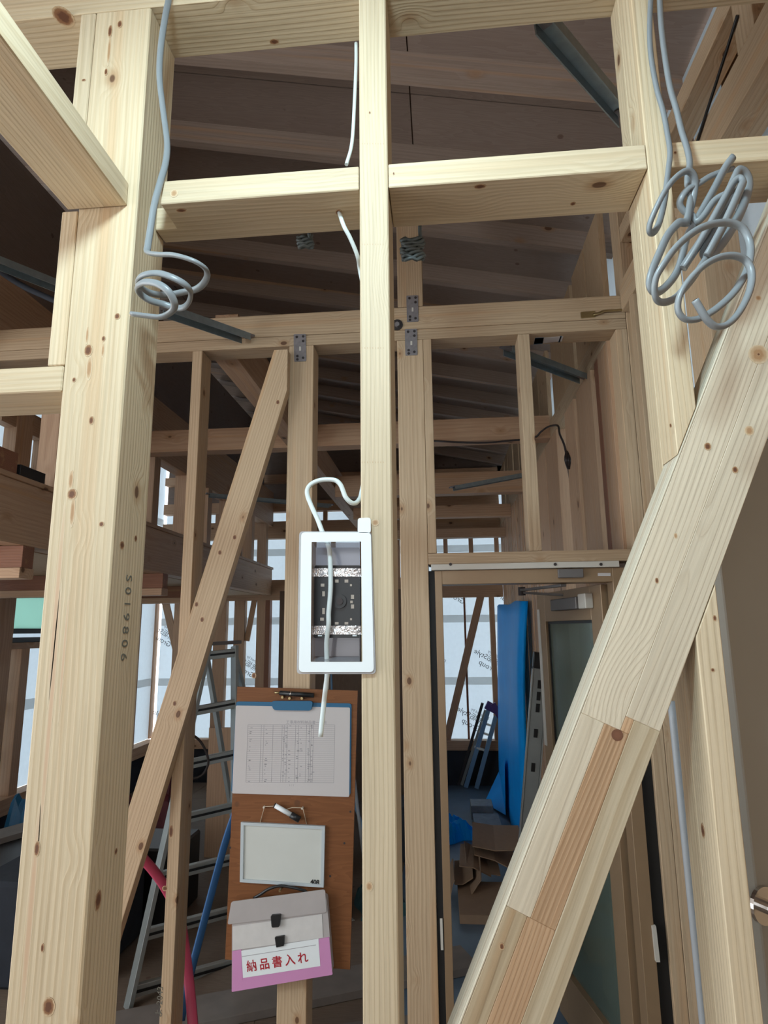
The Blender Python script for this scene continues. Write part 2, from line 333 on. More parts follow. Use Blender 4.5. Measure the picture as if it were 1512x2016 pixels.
def disc(name, c, nrm, ra, rb, th, mat, parent=None, up=(0, 0, 1), seg=16, taper=1.0):
    """short cylinder standing on a face: centre c on the face, nrm outwards"""
    c = Vector(c); n = Vector(nrm).normalized(); u = Vector(up); u = (u - n * u.dot(n)).normalized(); s = n.cross(u)
    V = []
    for h, k in ((0, 1.0), (th, taper)):
        V += [c + n * h + u * ra * k * math.cos(2 * math.pi * i / seg) + s * rb * k * math.sin(2 * math.pi * i / seg) for i in range(seg)]
    F = [tuple(range(seg - 1, -1, -1)), tuple(range(seg, 2 * seg))] + [(i, (i + 1) % seg, seg + (i + 1) % seg, seg + i) for i in range(seg)]
    return put(name, V, F, mat, parent)
def text(name, body, origin, ex, ey, size, mat, parent=None, depth=0.0004, align='LEFT', spacing=1.0, bold=0.0):
    cu = bpy.data.curves.new('lettering', 'FONT'); cu.body = body; cu.size = size; cu.extrude = depth; cu.align_x = align; cu.space_character = spacing; cu.resolution_u = 3; cu.offset = bold
    t = bpy.data.objects.new('lettering', cu); COL.objects.link(t)
    bpy.context.view_layer.update()
    me = bpy.data.meshes.new_from_object(t.evaluated_get(bpy.context.evaluated_depsgraph_get()))
    bpy.data.objects.remove(t); bpy.data.curves.remove(cu)
    ex = Vector(ex).normalized(); ey = Vector(ey); ey = (ey - ex * ey.dot(ex)).normalized(); ez = ex.cross(ey); o0 = Vector(origin)
    vs = [o0 + ex * v.co.x + ey * v.co.y + ez * v.co.z for v in me.vertices]
    fs = [tuple(p.vertices) for p in me.polygons]; bpy.data.meshes.remove(me)
    return put(name, vs, fs, mat, parent)
def knot(x, y, rx, ry, Y, parent, mat='knot', side=None):
    """a knot or resin streak where the photograph shows one, lying on the face"""
    if side is None: c = at(x, y, Y); disc('knot' if 'knot' in mat else 'resin_streak', c, (0, -1, 0), ry * Y / F_PX * 1.15, rx * Y / F_PX * 1.15, 0.0006, mat, parent, seg=14)
    else: c = atx(x, y, side); disc('knot' if mat == 'knot' else 'resin_streak', c, (-1 if side > 0 else 1, 0, 0), ry * c.y / F_PX, rx * c.y / F_PX * 2.0, 0.0004, mat, parent, seg=12)
def dup(o, loc, parent=None):
    c = o.copy(); COL.objects.link(c); c.parent = parent if parent is not None else o.parent
    c.location = loc; return c

# ------------------------------------------------------------------ the setting
FL = -H
YB = 7.42                                  # back wall: inner face of the housewrap
def roofz(x): return 2.0 - 0.21 * x
floor = empty('floor', (0, 2.6, FL), kind='structure')
box('floor_sheet', -0.32, 1.7, 2.46, 7.6, FL - 0.03, FL, 'floor', floor, bevel=0)
box('subfloor', -3.6, 1.7, -2.4, 7.6, FL - 0.06, FL - 0.031, 'dark_ply', floor, bevel=0)
for i in range(4):
    for k in range(6):
        box('floor_panel', -3.6 + 0.91 * i, min(-3.6 + 0.91 * i + 0.907, -0.322), -2.4 + 1.82 * k, min(-2.4 + 1.82 * k + 1.817, 7.6), FL - 0.03, FL, 'floor_ply', floor, bevel=0)
for i in range(2): box('floor_panel', -0.318 + 1.01 * i, -0.318 + 1.01 * i + 1.005, -2.4, 2.458, FL - 0.03, FL, 'floor_ply', floor, bevel=0)

ceil = empty('ceiling', (0, 2.6, 2.0), kind='structure')
sl = Vector((1, 0, -0.21)).normalized()
def roof_quad(name, x0, x1, y0, y1, lo, hi, mat):
    v = [(x0, y0, roofz(x0) + lo), (x1, y0, roofz(x1) + lo), (x1, y1, roofz(x1) + lo), (x0, y1, roofz(x0) + lo), (x0, y0, roofz(x0) + hi), (x1, y0, roofz(x1) + hi), (x1, y1, roofz(x1) + hi), (x0, y1, roofz(x0) + hi)]
    return put(name, v, BOXF, mat, ceil, (sl, (0, 1, 0), sl.cross(Vector((0, 1, 0)))))
for k in range(11):
    for i, (a, b) in enumerate(((-3.7, -1.89), (-1.885, -0.07), (-0.065, 1.75))):
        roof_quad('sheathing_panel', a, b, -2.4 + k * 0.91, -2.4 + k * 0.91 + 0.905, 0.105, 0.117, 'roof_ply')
roof_quad('light_block_sheet', -3.9, 1.9, -2.5, 7.7, 0.119, 0.14, 'dark_ply')  # unseen layer added above the panels to block light through the seams
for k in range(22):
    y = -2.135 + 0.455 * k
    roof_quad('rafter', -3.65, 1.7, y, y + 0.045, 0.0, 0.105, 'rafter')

# wall at the far end: housewrap behind studs
wb = empty('wall_back', (0, YB, FL), kind='structure')
SILL = -1.22
for a, b in ((-3.4, -1.0), (-1.0, 1.0)):
    box('housewrap', a, b, YB, YB + 0.002, SILL - 0.05, 2.75, 'wrap', wb, bevel=0)
for z in (0.075, -0.63, -1.3, 0.9, 1.62):
    box('wrap_tape', -3.4, 1.0, YB - 0.003, YB - 0.001, z, z + 0.085, 'tape', wb, bevel=0)
box('sill_beam', -3.4, 1.0, YB - 0.12, YB - 0.01, SILL - 0.105, SILL, 'far_fir', wb)
box('foundation_panel', -3.4, 1.0, YB - 0.06, YB - 0.01, FL, SILL - 0.105, 'dark_navy', wb, bevel=0)
for z0, z1 in ((0.36, 0.60), (1.10, 1.31), (1.43, 1.56), (1.80, 1.9)):
    box('cross_beam', -3.4, 0.72, YB - 0.11, YB - 0.01, z0, z1, 'far_fir', wb)
def bstud(px0, px1, z0=SILL, z1=0.36, mat='far_fir', d=0.10):
    a = at(px0, 1300, YB - d).x; b = at(px1, 1300, YB - d).x
    box('stud', a, b, YB - d, YB - 0.01, z0, z1, mat, wb, 'Z')
for a, b in ((276, 302), (338, 352), (418, 442), (458, 479), (503, 520), (968, 978), (858, 866)): bstud(a, b)
bstud(916, 920, mat='lauan', d=0.03)
bstud(520, 529, mat='lauan', d=0.11)
for x in (-3.2, -2.75, -2.3, -1.85, -1.4, -1.05, -0.80, -0.62, -0.30, -0.05, 0.25, 0.55):
    box('stud', x, x + 0.05, YB - 0.06, YB - 0.01, 1.31, 1.43, 'far_fir', wb, 'Z', bevel=0)
    box('stud', x + 0.1, x + 0.15, YB - 0.06, YB - 0.01, 0.60, 1.10, 'far_fir', wb, 'Z', bevel=0)
yb = YB - 0.055
def bbrace(p, q, wd=0.085, mat='far_fir', Y=yb): bar('brace', at(*p, Y), at(*q, Y), wd, 0.03, mat, wb)
bbrace((959, 1120), (880, 1455)); bbrace((320, 1160), (352, 1300)); bbrace((486, 1262), (505, 1160), 0.06)
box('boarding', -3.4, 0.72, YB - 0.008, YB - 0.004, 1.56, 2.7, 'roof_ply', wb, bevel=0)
# printing on the sheet, read from outside and so mirrored here
def wrap_print(px, py, k=1.0, Y=YB - 0.0045, parent=wb, lines=('Designed by', '無垢Style', 'Group')):
    d = Vector((-0.87, 0, 0.50)); u = Vector((0.50, 0, 0.87)); o0 = at(px, py, Y)
    for i, (b, s) in enumerate(zip(lines, (0.045, 0.085, 0.085))):
        text('printing', b, o0 - u * (0.085 * i) * k - d * (0.03 if i == 0 else 0.0), d, u, s * k, 'ink', parent, depth=0.0003)
for px, py in ((926, 1165), (872, 1302), (990, 1300), (957, 1415), (1010, 1160), (352, 1420), (512, 1310), (348, 1250)): wrap_print(px, py)

# wall along the corridor
wr = empty('wall_right', (0.8, 4, FL), kind='structure')
for a, b in ((1.28, 4.2), (4.2, YB)):
    box('housewrap', 0.90, 0.902, a, b, FL, 1.9, 'wrap', wr, bevel=0)
def rstud(p0, p1, mat='far_fir', x=0.72, d=0.105):
    y1, y0 = atx(p0, 937, x).y, atx(p1, 937, x).y
    box('stud', x, x + d, y0, y1, FL, 1.179, mat, wr, 'Z')
for p0, p1 in ((1194, 1216), (1145, 1177), (1119, 1139), (1077, 1100), (1058, 1076)): rstud(p0, p1)
rstud(1186, 1193, 'lauan', 0.725, 0.03); rstud(1102, 1108, 'lauan', 0.76, 0.04)
y = atx(1056, 937, 0.72).y + 0.03; k = 0
while y < YB - 0.1:
    wd = 0.105 if k % 3 == 1 else 0.075
    box('stud', 0.72, 0.825, y, y + wd, FL, 1.179, 'far_fir', wr, 'Z'); y += wd + (0.03 if k % 3 else 0.07); k += 1
box('top_plate', 0.72, 0.825, 2.51, YB, 1.18, 1.285, 'fir', wr, 'Y')
for k, (y0, y1) in enumerate(((2.55, 2.82), (2.84, 3.10), (3.17, 3.44), (3.46, 3.78), (3.98, 4.3), (4.33, 4.6), (4.65, 5.0), (5.2, 5.5), (5.55, 5.9), (6.0, 6.4), (6.45, 6.7), (6.8, 7.2))):
    box('boarding_plank', 0.74, 0.765, y0, y1, 1.286, 1.83, 'wall_ply', wr, 'Z', bevel=0)
for y0, y1, x0 in ((1.66, 1.80, 0.76), (2.12, 2.165, 0.76), (2.25, 2.30, 0.76)):
    box('stud', x0, x0 + 0.105, y0, y1, FL, 1.25, 'fir', wr, 'Z')
box('top_plate', 0.76, 0.865, 1.01, 2.395, 1.25, 1.37, 'fir', wr, 'Y')
box('board', 0.87, 0.877, 1.06, 1.66, 1.37, 1.80, 'wall_ply', wr, 'Y', bevel=0); box('board', 0.87, 0.877, 1.88, 2.40, 1.37, 1.80, 'lauan', wr, 'Y', bevel=0)
box('rail', 0.78, 0.86, 1.06, 2.395, 1.56, 1.63, 'fir', wr, 'Y')
for y0 in (1.28, 2.12):
    box('post', 0.76, 0.84, y0, y0 + 0.08, 1.37, 1.80, 'fir', wr, 'Z')

# wall of the side room, with a small window
wl = empty('wall_left', (-3.4, 4, FL), kind='structure')
for a, b, z0, z1 in ((-2.4, -1.6, SILL, 2.7), (-1.6, 2.2, 1.3, 2.7), (2.2, 4.55, SILL, 2.7), (5.35, YB, SILL, 2.7), (4.55, 5.35, 0.34, 2.7), (4.55, 5.35, SILL, 0.0)):  # gap in the unseen near part is an opening added for more daylight
    box('housewrap', -3.442, -3.44, a, b, z0, z1, 'wrap', wl, bevel=0)
for z in (-0.62, 0.6, 1.3): box('wrap_tape', -3.4395, -3.438, 2.4, YB, z, z + 0.085, 'tape', wl, bevel=0)
box('stud', -3.44, -3.33, atx(-14, 1300, -3.33).y, atx(21, 1300, -3.33).y, SILL, 2.6, 'far_fir', wl, 'Z')
for p0, p1, mt2 in ((36, 48, 'far_fir'), (49, 58, 'lauan'), (84, 93, 'far_fir')):
    box('window_stud', -3.43, -3.34, atx(p0, 880, -3.34).y, atx(p1, 880, -3.34).y, 0.75, 1.62, mt2, wl, 'Z')
box('window_head', -3.43, -3.34, 4.3, 5.1, 1.62, 1.80, 'far_fir', wl, 'Y')
for y in (2.5, 2.95, 3.4, 3.85, 5.36, 5.8, 6.25, 6.7):
    box('stud', -3.435, -3.33, y, y + 0.06, SILL, 2.6, 'far_fir', wl, 'Z')
box('stud', -3.435, -3.33, atx(32, 1400, -3.33).y, atx(48, 1400, -3.33).y, SILL, -0.12, 'far_fir', wl, 'Z')
box('sill_beam', -3.435, -3.30, -2.3, YB - 0.13, SILL - 0.12, SILL, 'far_fir', wl, 'Y')
box('foundation_panel', -3.435, -3.38, -2.3, YB - 0.13, FL, SILL - 0.12, 'dark_navy', wl, 'Y', bevel=0)
for z in (0.345, -0.12): box('window_frame', -3.44, -3.34, 4.36, 5.30, z, z + 0.05, 'far_fir', wl, 'Y')
for z0, z1 in ((0.305, 0.345), (0.0, 0.04), (-0.07, -0.03)): box('window_rail', -3.43, -3.37, 4.66, 5.30, z0, z1, 'black', wl, 'Y', bevel=0)
box('window_pane', -3.42, -3.416, 4.66, 5.30, 0.04, 0.305, 'mint', wl, bevel=0)
wrap_d = Vector((0, -0.87, 0.5)); wrap_u = Vector((0, 0.5, 0.87))
for yy_, zz_ in ((4.95, -0.42), (4.9, -0.95), (4.72, 1.62), (5.0, 0.95)):
    for i, (b, s) in enumerate((('Designed by', 0.032), ('無垢Style', 0.06), ('Group', 0.06))):
        text('printing', b, Vector((-3.4365, yy_, zz_)) - wrap_u * 0.06 * i, wrap_d, wrap_u, s, 'ink', wl, depth=0.0003)

# walls behind the lens, with an unseen opening added and sized for fill daylight
wn = empty('wall_front', (0, -2.35, FL), kind='structure')
for x0, x1, z0, z1 in ((-3.4, -2.4, FL, 2.8), (0.8, 1.6, FL, 2.2), (-2.4, 0.8, FL, -0.6), (-2.4, 0.8, 0.9, 2.6)):
    box('wall_panel', x0, x1, -2.37, -2.35, z0, z1, 'wall_ply', wn, bevel=0)
we = empty('wall_side', (1.6, -0.6, FL), kind='structure')
box('wall_panel', 0.905, 1.6, 1.405, 1.42, FL, 1.70, 'wall_ply', we, bevel=0)
box('wall_panel', 1.6, 1.62, -2.35, 1.9, FL, 1.8, 'wall_ply', we, 'Y', bevel=0)

# loft on the side room: edge beam, studs, plate and the deep beam above
wf = empty('wall_loft', (-2.05, 4, 0.4), kind='structure')
box('edge_beam', -2.105, -2.0, 1.2, YB - 0.13, 0.42, 0.72, 'far_fir', wf, 'Y')
box('floor_plate', -2.13, -1.985, 1.2, YB - 0.13, 0.72, 0.745, 'far_fir', wf, 'Y')
box('top_beam', -2.105, -2.0, 1.2, YB - 0.13, 1.24, 1.66, 'far_fir', wf, 'Y')
for y, y1_ in ((2.32, 2.42), (3.0, 3.09), (3.45, 3.495), (3.78, 3.825), (4.12, 4.214), (4.702, 4.79), (5.16, 5.253), (5.715, 5.81), (6.1, 6.145), (6.45, 6.54), (7.0, 7.09)):
    box('stud', -2.105, -2.0, y, y1_, 0.745, 1.24, 'far_fir', wf, 'Z')
for y in (2.80, 4.34, 5.6):
    box('joist', -3.32, -2.0, y, y + 0.105, 0.262, 0.312, 'far_fir', wf)
    box('joist', -3.32, -2.0, y + 0.01, y + 0.095, 0.313, 0.419, 'lauan', wf)
box('loft_board', -3.3, -2.13, 1.3, YB - 0.15, 0.42, 0.45, 'wall_ply', wf, bevel=0)
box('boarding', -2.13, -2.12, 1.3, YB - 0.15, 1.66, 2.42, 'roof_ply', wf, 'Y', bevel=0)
# dark partition at the end of the side room
pt = box('wall_partition', -1.72, -0.35, 6.6, 6.63, FL, 0.42, 'dark_ply', None, 'Z', bevel=0); tag(pt, kind='structure')

# beams crossing overhead, deeper in the house
gb = 'beams crossing deeper in the house'
def thing_box(name, label, cat, *a, group=None, **k):
    o = box(name, *a, **k); return tag(o, label, cat, group, 'thing')
for i, (y0, z0, z1, x0, lab) in enumerate(((3.85, 1.18, 1.33, -2.0, 'brown cross beam just past the door wall carrying a dark cable'), (5.05, 1.10, 1.28, -0.86, 'brown cross beam under a steel strut, second past the door wall'), (6.15, 1.10, 1.22, -0.86, 'third cross beam past the door wall, pale underside'), (6.75, 0.98, 1.08, -0.86, 'lowest cross beam, near the far housewrap wall'))):
    thing_box('cross_beam', lab, 'beam', x0, 0.72, y0, y0 + 0.105, z0, z1, 'far_fir', group=gb)
thing_box('cross_beam', 'long beam running away under the roof behind the slanting brace', 'beam', -0.975, -0.87, 2.505, 7.3, 1.19, 1.40, 'far_fir', grain='Y', group=gb)

# ------------------------------------------------------------------ near frame
Y1 = 0.90
post = empty('timber_post', (-0.548, 0.95, FL), 'thick square spruce post with a stamped number and grey cable coil beside it', 'post')
tp = box('shaft', -0.601, -0.496, Y1, 1.005, FL, 1.12, 'spruce', post, 'Z', bevel=0.0025)
for x, y, rx, ry in ((174, 690, 9, 13), (142, 973, 10, 11), (231, 623, 6, 7), (204, 667, 4, 6), (146, 748, 4, 5), (180, 828, 5, 9), (200, 1032, 5, 5), (73, 1671, 5, 13), (84, 1866, 3, 7), (96, 1982, 11, 14), (217, 62, 5, 17), (236, 48, 6, 10), (209, 142, 4, 9), (165, 158, 5, 3)): knot(x, y, rx, ry, Y1, post)
for x, y, rx, ry in ((176, 725, 6, 26), (172, 660, 3, 20), (143, 1008, 5, 30), (140, 945, 5, 20), (203, 690, 3, 16), (215, 100, 4, 40)): knot(x, y, rx, ry, Y1 + 0.0003, post, 'resin')
for x, y, rx, ry in ((240, 1073, 5, 9), (267, 1060, 3, 7), (193, 1772, 6, 19), (228, 1676, 3, 6)): knot(x, y, rx, ry, 1.0, post, side=-0.496)
for x, y, rx, ry in ((112, 1180, 5, 190), (100, 1400, 5, 230), (126, 1290, 3, 120), (60, 1800, 6, 180)): knot(x, y, rx, ry, Y1 + 0.00045, post, 'streak')
c0 = atx(249, 1130, -0.4958)
text('stamp', 'S019806', (-0.4958, c0.y, c0.z), (0, 0, -1), (0, 1, 0), 0.0265, 'stamp', post, spacing=1.55)
ns = 'nailing strips on the stamped post'
o = box('nailing_strip', -0.630, -0.6015, Y1, 0.985, 0.43, 0.712, 'spruce_plain', None, 'Z'); tag(o, 'thin strip nailed to the stamped post, under the bright overhead noggin', 'strip', ns)
o = box('nailing_strip', -0.630, -0.6015, Y1, 0.985, 0.759, 1.119, 'spruce_plain', None, 'Z'); tag(o, 'thin strip nailed to the stamped post, above the bright overhead noggin', 'strip', ns)

st = empty('wall_stud', (-0.09, 0.95, FL), 'slim bright stud in mid frame carrying the white switch box', 'stud')
box('shaft', -0.1145, -0.0675, Y1, 1.005, FL, 1.119, 'spruce_plain', st, 'Z', bevel=0.002)
for x, y, rx, ry in ((739, 1029, 7, 6), (727, 1745, 6, 7), (728, 222, 2, 3)): knot(x, y, rx, ry, Y1, st, 'resin' if ry > 5 else 'knot')
for yp in (283, 481, 685, 910):
    for k in range(9):
        c = at(713 + 5.2 * k, yp, Y1); disc('roller_mark', c, (0, -1, 0), 0.0018, 0.0005, 0.0003, 'resin', st, seg=6)

hd = empty('header_beam', (0.0, 0.95, 1.12), 'wide header beam overhead resting on the stamped post and studs', 'beam', kind='thing')
box('timber', -2.2, 0.735, Y1, 1.005, 1.12, 1.36, 'spruce', hd)
def knot_up(x, y, rx, ry, Z, parent):
    c = atz(x, y, Z); k_ = c.length / F_PX
    disc('knot', c, (0, 0, -1), rx * k_ * 0.8, ry * k_ * 1.0, 0.0004, 'knot', parent, up=(1, 0, 0), seg=14)
knot_up(125, 33, 18, 16, 1.12, hd); knot_up(540, 82, 10, 5, 1.12, hd)

ng = 'short timbers framing the opening at lintel height'
lt = empty('lintel', (-0.28, 0.95, 0.713), 'bright lintel between stamped post and slim stud, cable through it', 'lintel', ng)
v = [(-0.455, Y1), (-0.1155, Y1), (-0.1155, 1.005), (-0.494, 1.005), (-0.494, 0.965), (-0.455, 0.965)]
n = len(v)
put('timber', [(a, b, 0.713) for a, b in v] + [(a, b, 0.757) for a, b in v], [tuple(range(n - 1, -1, -1)), tuple(range(n, 2 * n))] + [(i, (i + 1) % n, n + (i + 1) % n, n + i) for i in range(n)], 'spruce_plain', lt, FR['X'], bevel=0.0015)
knot(343, 381, 8, 9, Y1, lt, 'resin'); knot_up(357, 414, 12, 5, 0.713, lt)
h = atz(667, 418, 0.713); disc('cable_hole', h, (0, 0, -1), 0.006, 0.008, 0.0005, 'knot', lt, up=(1, 0, 0))
lt = empty('lintel', (0.14, 0.95, 0.713), 'bright lintel between the slim stud and the notched stud, knots underneath', 'lintel', ng)
box('timber', -0.0665, 0.345, Y1, 1.005, 0.713, 0.757, 'spruce_plain', lt)
knot_up(945, 367, 14, 6, 0.713, lt); knot_up(1128, 401, 6, 5, 0.713, lt); knot(775, 342, 2, 3, Y1, lt)
lt = empty('lintel', (0.6, 0.95, 0.713), 'yellowish lintel behind the tangled grey cable bundle', 'lintel', ng)
box('timber', 0.3805, 1.30, Y1, 1.005, 0.713, 0.757, 'spruce', lt); knot(1329, 301, 3, 3, Y1, lt)
o = box('noggin', -0.619, -0.513, -2.3, 0.899, 0.713, 0.757, 'spruce_plain', None, 'Y', bevel=0.002); tag(o, 'dazzling white lit noggin overhead running towards the stamped post', 'noggin', ng)
o = box('noggin', -1.9, -0.602, Y1, 1.003, 0.385, 0.429, 'spruce', None, 'X', bevel=0.002); tag(o, 'level noggin butting into the side of the stamped post at window height', 'noggin', ng)

# notched stud: whole at the back, cut away in front for the brace
DX, DZ = 1.0, 2.17
def lx(z): return 0.235 + (z - 0.0) / DZ          # upper edge of the brace on the front plane
def rx_(z): return 0.3515 + (z - 0.0) / DZ        # lower edge
st = empty('wall_stud', (0.363, 0.95, FL), 'stud notched for the big slanting brace, cable bundle hanging on it', 'stud')
a, b = 0.346, 0.379
def zl(x): return (x - 0.235) * DZ
def zr(x): return (x - 0.3515) * DZ
g = 0.002
prof = [(a, Y1, zl(a) + g), (b, Y1, zl(b) + g), (b, 0.961, zl(b) + g), (a, 0.961, zl(a) + g)]
vv = prof + [(p[0], p[1], 1.119) for p in prof]
put('upper_part', vv, BOXF, 'spruce', st, FR['Z'], bevel=0.0012)
prof2 = [(a, Y1, zr(a) - g), (b, Y1, zr(b) - g), (b, 0.961, zr(b) - g), (a, 0.961, zr(a) - g)]
put('lower_part', [(p[0], p[1], FL) for p in prof2] + prof2, BOXF, 'spruce_plain', st, FR['Z'], bevel=0.0012)
box('shaft', a, b, 0.9615, 1.005, FL, 1.119, 'spruce', st, 'Z', bevel=0.001)
knot(1407, 1217, 3, 5, Y1, st); knot(1403, 1319, 3, 3, Y1, st); knot(1320, 838, 2, 4, Y1, st); knot(1384, 1635, 4, 13, 1.0, st, side=0.346)

# the big brace, glued up from lamellas
br = empty('diagonal_brace', (0.1, 0.93, -0.6), 'big pale slanting brace made of finger-jointed strips', 'brace')
ax = Vector((1, 0, DZ)).normalized(); sd = Vector((DZ, 0, -1)).normalized()
B0 = Vector((0.235, 0, 0.0))
def lam(name, s0, s1, t0, t1, mat, top_cut=None):
    def pt(t, s): q = B0 + sd * t + ax * s; return [q.x, q.z]
    p = [pt(t0, s0), pt(t1, s0), pt(t1, s1), pt(t0, s1)]
    if top_cut is not None:
        for i, t in ((2, t1), (3, t0)):
            e = B0 + sd * t; s = (top_cut - e.z) / ax.z; q = e + ax * s; p[i] = [q.x, q.z]
    slab(name, p, Y1, 0.959, mat, br, axis=(ax, sd, ax.cross(sd)), bevel=0.0008)
W_ = 0.1055
def along(px, py): q = at(px, py, Y1) - Vector((0.235, Y1, 0)); return q.dot(ax), q.dot(sd)
s1, t1 = along(1218, 1437); s2, t2 = along(1010, 1790); s3, _ = along(1298, 1440)
lam('edge_strip', -1.25, 1.0, 0.0, 0.0028, 'lit_edge', 0.712)  # thin pale strip stands in for the brightly lit edge
lam('lamella', s1, 1.0, 0.003, W_ * 0.55, 'brace_face', 0.712)
lam('lamella', s3, 1.0, W_ * 0.55, W_, 'brace_face', 0.712)
lam('lamella', s2, s1, 0.003, W_ * 0.34, 'brace_face'); lam('lamella', -1.25, s2, 0.003, W_ * 0.30, 'tan_lamella')
lam('lamella', s2, s1, W_ * 0.34, W_ * 0.66, 'red_lamella'); lam('lamella', -1.25, s2, W_ * 0.30, W_ * 0.66, 'red_lamella')
lam('lamella', s1, s3, W_ * 0.55, W_ * 0.66, 'red_lamella')
lam('lamella', -1.25, s3, W_ * 0.66, W_, 'pale_lamella')
for x, y, rx, ry, mm in ((1215, 1447, 9, 9, 'round_knot'), (1393, 879, 6, 7, 'knot'), (1447, 925, 5, 6, 'knot'), (1475, 848, 8, 9, 'resin'), (1493, 698, 17, 18, 'resin'), (1493, 698, 3, 3, 'knot'), (1293, 1143, 3, 5, 'knot'), (1330, 1055, 3, 5, 'resin'), (1493, 587, 5, 5, 'resin'), (988, 1863, 4, 5, 'knot')):
    knot(x, y, rx, ry, Y1 + (0.0 if 'knot' in mm else 0.0003), br, mm)

# door leaf leaning open beside the notched stud, with a knob
hp = Vector((0.455, 1.055, 0)); hdir = Vector((0.88, 0.47, 0)).normalized(); hn = Vector((hdir.y, -hdir.x, 0))
dl = empty('door_leaf', (hp.x, hp.y, FL), 'plain beige door leaf behind the notched stud with chrome knob', 'door', kind='thing')
def leaf(name, u0, u1, z0, z1, d0, d1, mat, bevel=0.001):
    q = []
    for z in (z0, z1):
        q += [hp + hdir * u0 + hn * d0 + Vector((0, 0, z)), hp + hdir * u1 + hn * d0 + Vector((0, 0, z)), hp + hdir * u1 + hn * d1 + Vector((0, 0, z)), hp + hdir * u0 + hn * d1 + Vector((0, 0, z))]
    return put(name, q, BOXF, mat, dl, bevel=bevel)
leaf('panel', 0, 0.40, FL + 0.01, 0.33, 0, -0.036, 'beige_door', 0.002)
kd_ = ray(1500, 1781); s_ = hp.cross(hdir).z / Vector((kd_.x, kd_.y, 0)).cross(hdir).z
kp = kd_ * s_
kb = disc('rosette', kp, hn, 0.026, 0.026, 0.006, 'chrome', dl, seg=24)
disc('knob_stem', kp + hn * 0.006, hn, 0.010, 0.010, 0.03, 'chrome', dl, seg=16); disc('knob', kp + hn * 0.034, hn, 0.020, 0.020, 0.026, 'chrome', dl, seg=24, taper=0.8)

# switch box on the slim stud
eb = empty('switch_box', tuple(at(660, 1185, 0.893)), 'clear switch box with white paper frame taped to the slim stud', 'electrical box')
def q4(pts, Y): return [(at(x, y, Y).x, at(x, y, Y).z) for x, y in pts]
def rounded(c, r=0.006, n=4):
    out = []
    for i in range(4):
        p = Vector(c[i]); a_ = (Vector(c[i - 1]) - p).normalized(); b_ = (Vector(c[(i + 1) % 4]) - p).normalized()
        for k in range(n + 1):
            t = k / n; s = p + a_ * r * (1 - t) ** 2 + b_ * r * t ** 2
            out.append((s.x, s.y))
    return out
def ring(name, outer, inner, y0, y1, mat, parent):
    n = len(outer)
    v = [(p[0], y0, p[1]) for p in outer] + [(p[0], y0, p[1]) for p in inner] + [(p[0], y1, p[1]) for p in outer] + [(p[0], y1, p[1]) for p in inner]
    f = []
    for i in range(n):
        j = (i + 1) % n
        f += [(i, j, n + j, n + i), (2 * n + i, 3 * n + i, 3 * n + j, 2 * n + j), (i, 2 * n + i, 2 * n + j, j), (n + i, n + j, 3 * n + j, 3 * n + i)]
    return put(name, v, f, mat, parent)
IN = [(613.5, 1067), (711, 1066), (713.5, 1303), (611.5, 1303)]
def inner_pts(c, n=4): return [c[i] for i in range(4) for _ in range(n + 1)]
yf = 0.8935
ring('paper_frame', rounded(q4([(593, 1048), (730, 1048), (736, 1323), (588.5, 1323)], yf)), rounded(q4(IN, yf), 0.001), yf, yf + 0.0012, 'white_plastic', eb)
ring('film_lip', rounded(q4([(589, 1046), (731, 1046), (740, 1327), (584, 1327)], 0.8955)), rounded(q4([(600, 1055), (724, 1055), (727, 1315), (596, 1315)], 0.8955), 0.001), 0.8955, 0.8965, 'film', eb)
slab('paper_tab', rounded(q4([(704.5, 1020), (729.5, 1019), (730, 1049), (704, 1049)], yf), 0.004), yf, yf + 0.001, 'white_plastic', eb)
bx0 = q4([(615, 1068), (709, 1068), (709, 1302), (613, 1302)], 0.897)
slab('clear_back', q4([(622, 1078), (707, 1078), (707, 1292), (620, 1292)], 0.955), 0.955, 0.956, 'milky', eb)
for i in range(4):
    p, q = bx0[i], bx0[(i + 1) % 4]; cb_ = q4([(622, 1078), (707, 1078), (707, 1292), (620, 1292)], 0.955); p2, q2 = cb_[i], cb_[(i + 1) % 4]
    put('clear_side', [(p[0], 0.897, p[1]), (q[0], 0.897, q[1]), (q2[0], 0.955, q2[1]), (p2[0], 0.955, p2[1])], [(0, 1, 2, 3)], 'milky', eb)
ym = 0.928
slab('mounting_plate', rounded(q4([(619, 1113), (711, 1113), (711, 1256), (617, 1256)], ym), 0.003), ym, ym + 0.003, 'black', eb)
for z in ((1119, 1135), (1232, 1249)):
    slab('foil_tape', q4([(618.5, z[0]), (711.5, z[0]), (711.5, z[1]), (617.5, z[1])], ym - 0.001), ym - 0.0015, ym - 0.0003, 'foil', eb)
for x, y, a_, b_ in ((635, 1152, 7, 6), (637, 1169, 5, 10), (637, 1203, 5, 12), (634, 1219, 7, 6), (663, 1144, 7, 6), (682, 1144, 7, 6), (694, 1175, 6, 8), (694, 1194, 6, 8), (692, 1185, 5, 5), (691, 1152, 4, 4), (691, 1219, 4, 4), (663, 1227, 7, 5), (682, 1227, 7, 5)):
    slab('knockout', q4([(x - a_ / 2, y - b_ / 2), (x + a_ / 2, y - b_ / 2), (x + a_ / 2, y + b_ / 2), (x - a_ / 2, y + b_ / 2)], ym - 0.0006), ym - 0.0006, ym - 0.0001, 'knockout', eb)
disc('centre_boss', at(669, 1184, ym), (0, -1, 0), 0.0105, 0.0105, 0.004, 'black', eb, seg=20); disc('boss_screw', at(669, 1184, ym - 0.004), (0, -1, 0), 0.005, 0.005, 0.002, 'nail', eb)
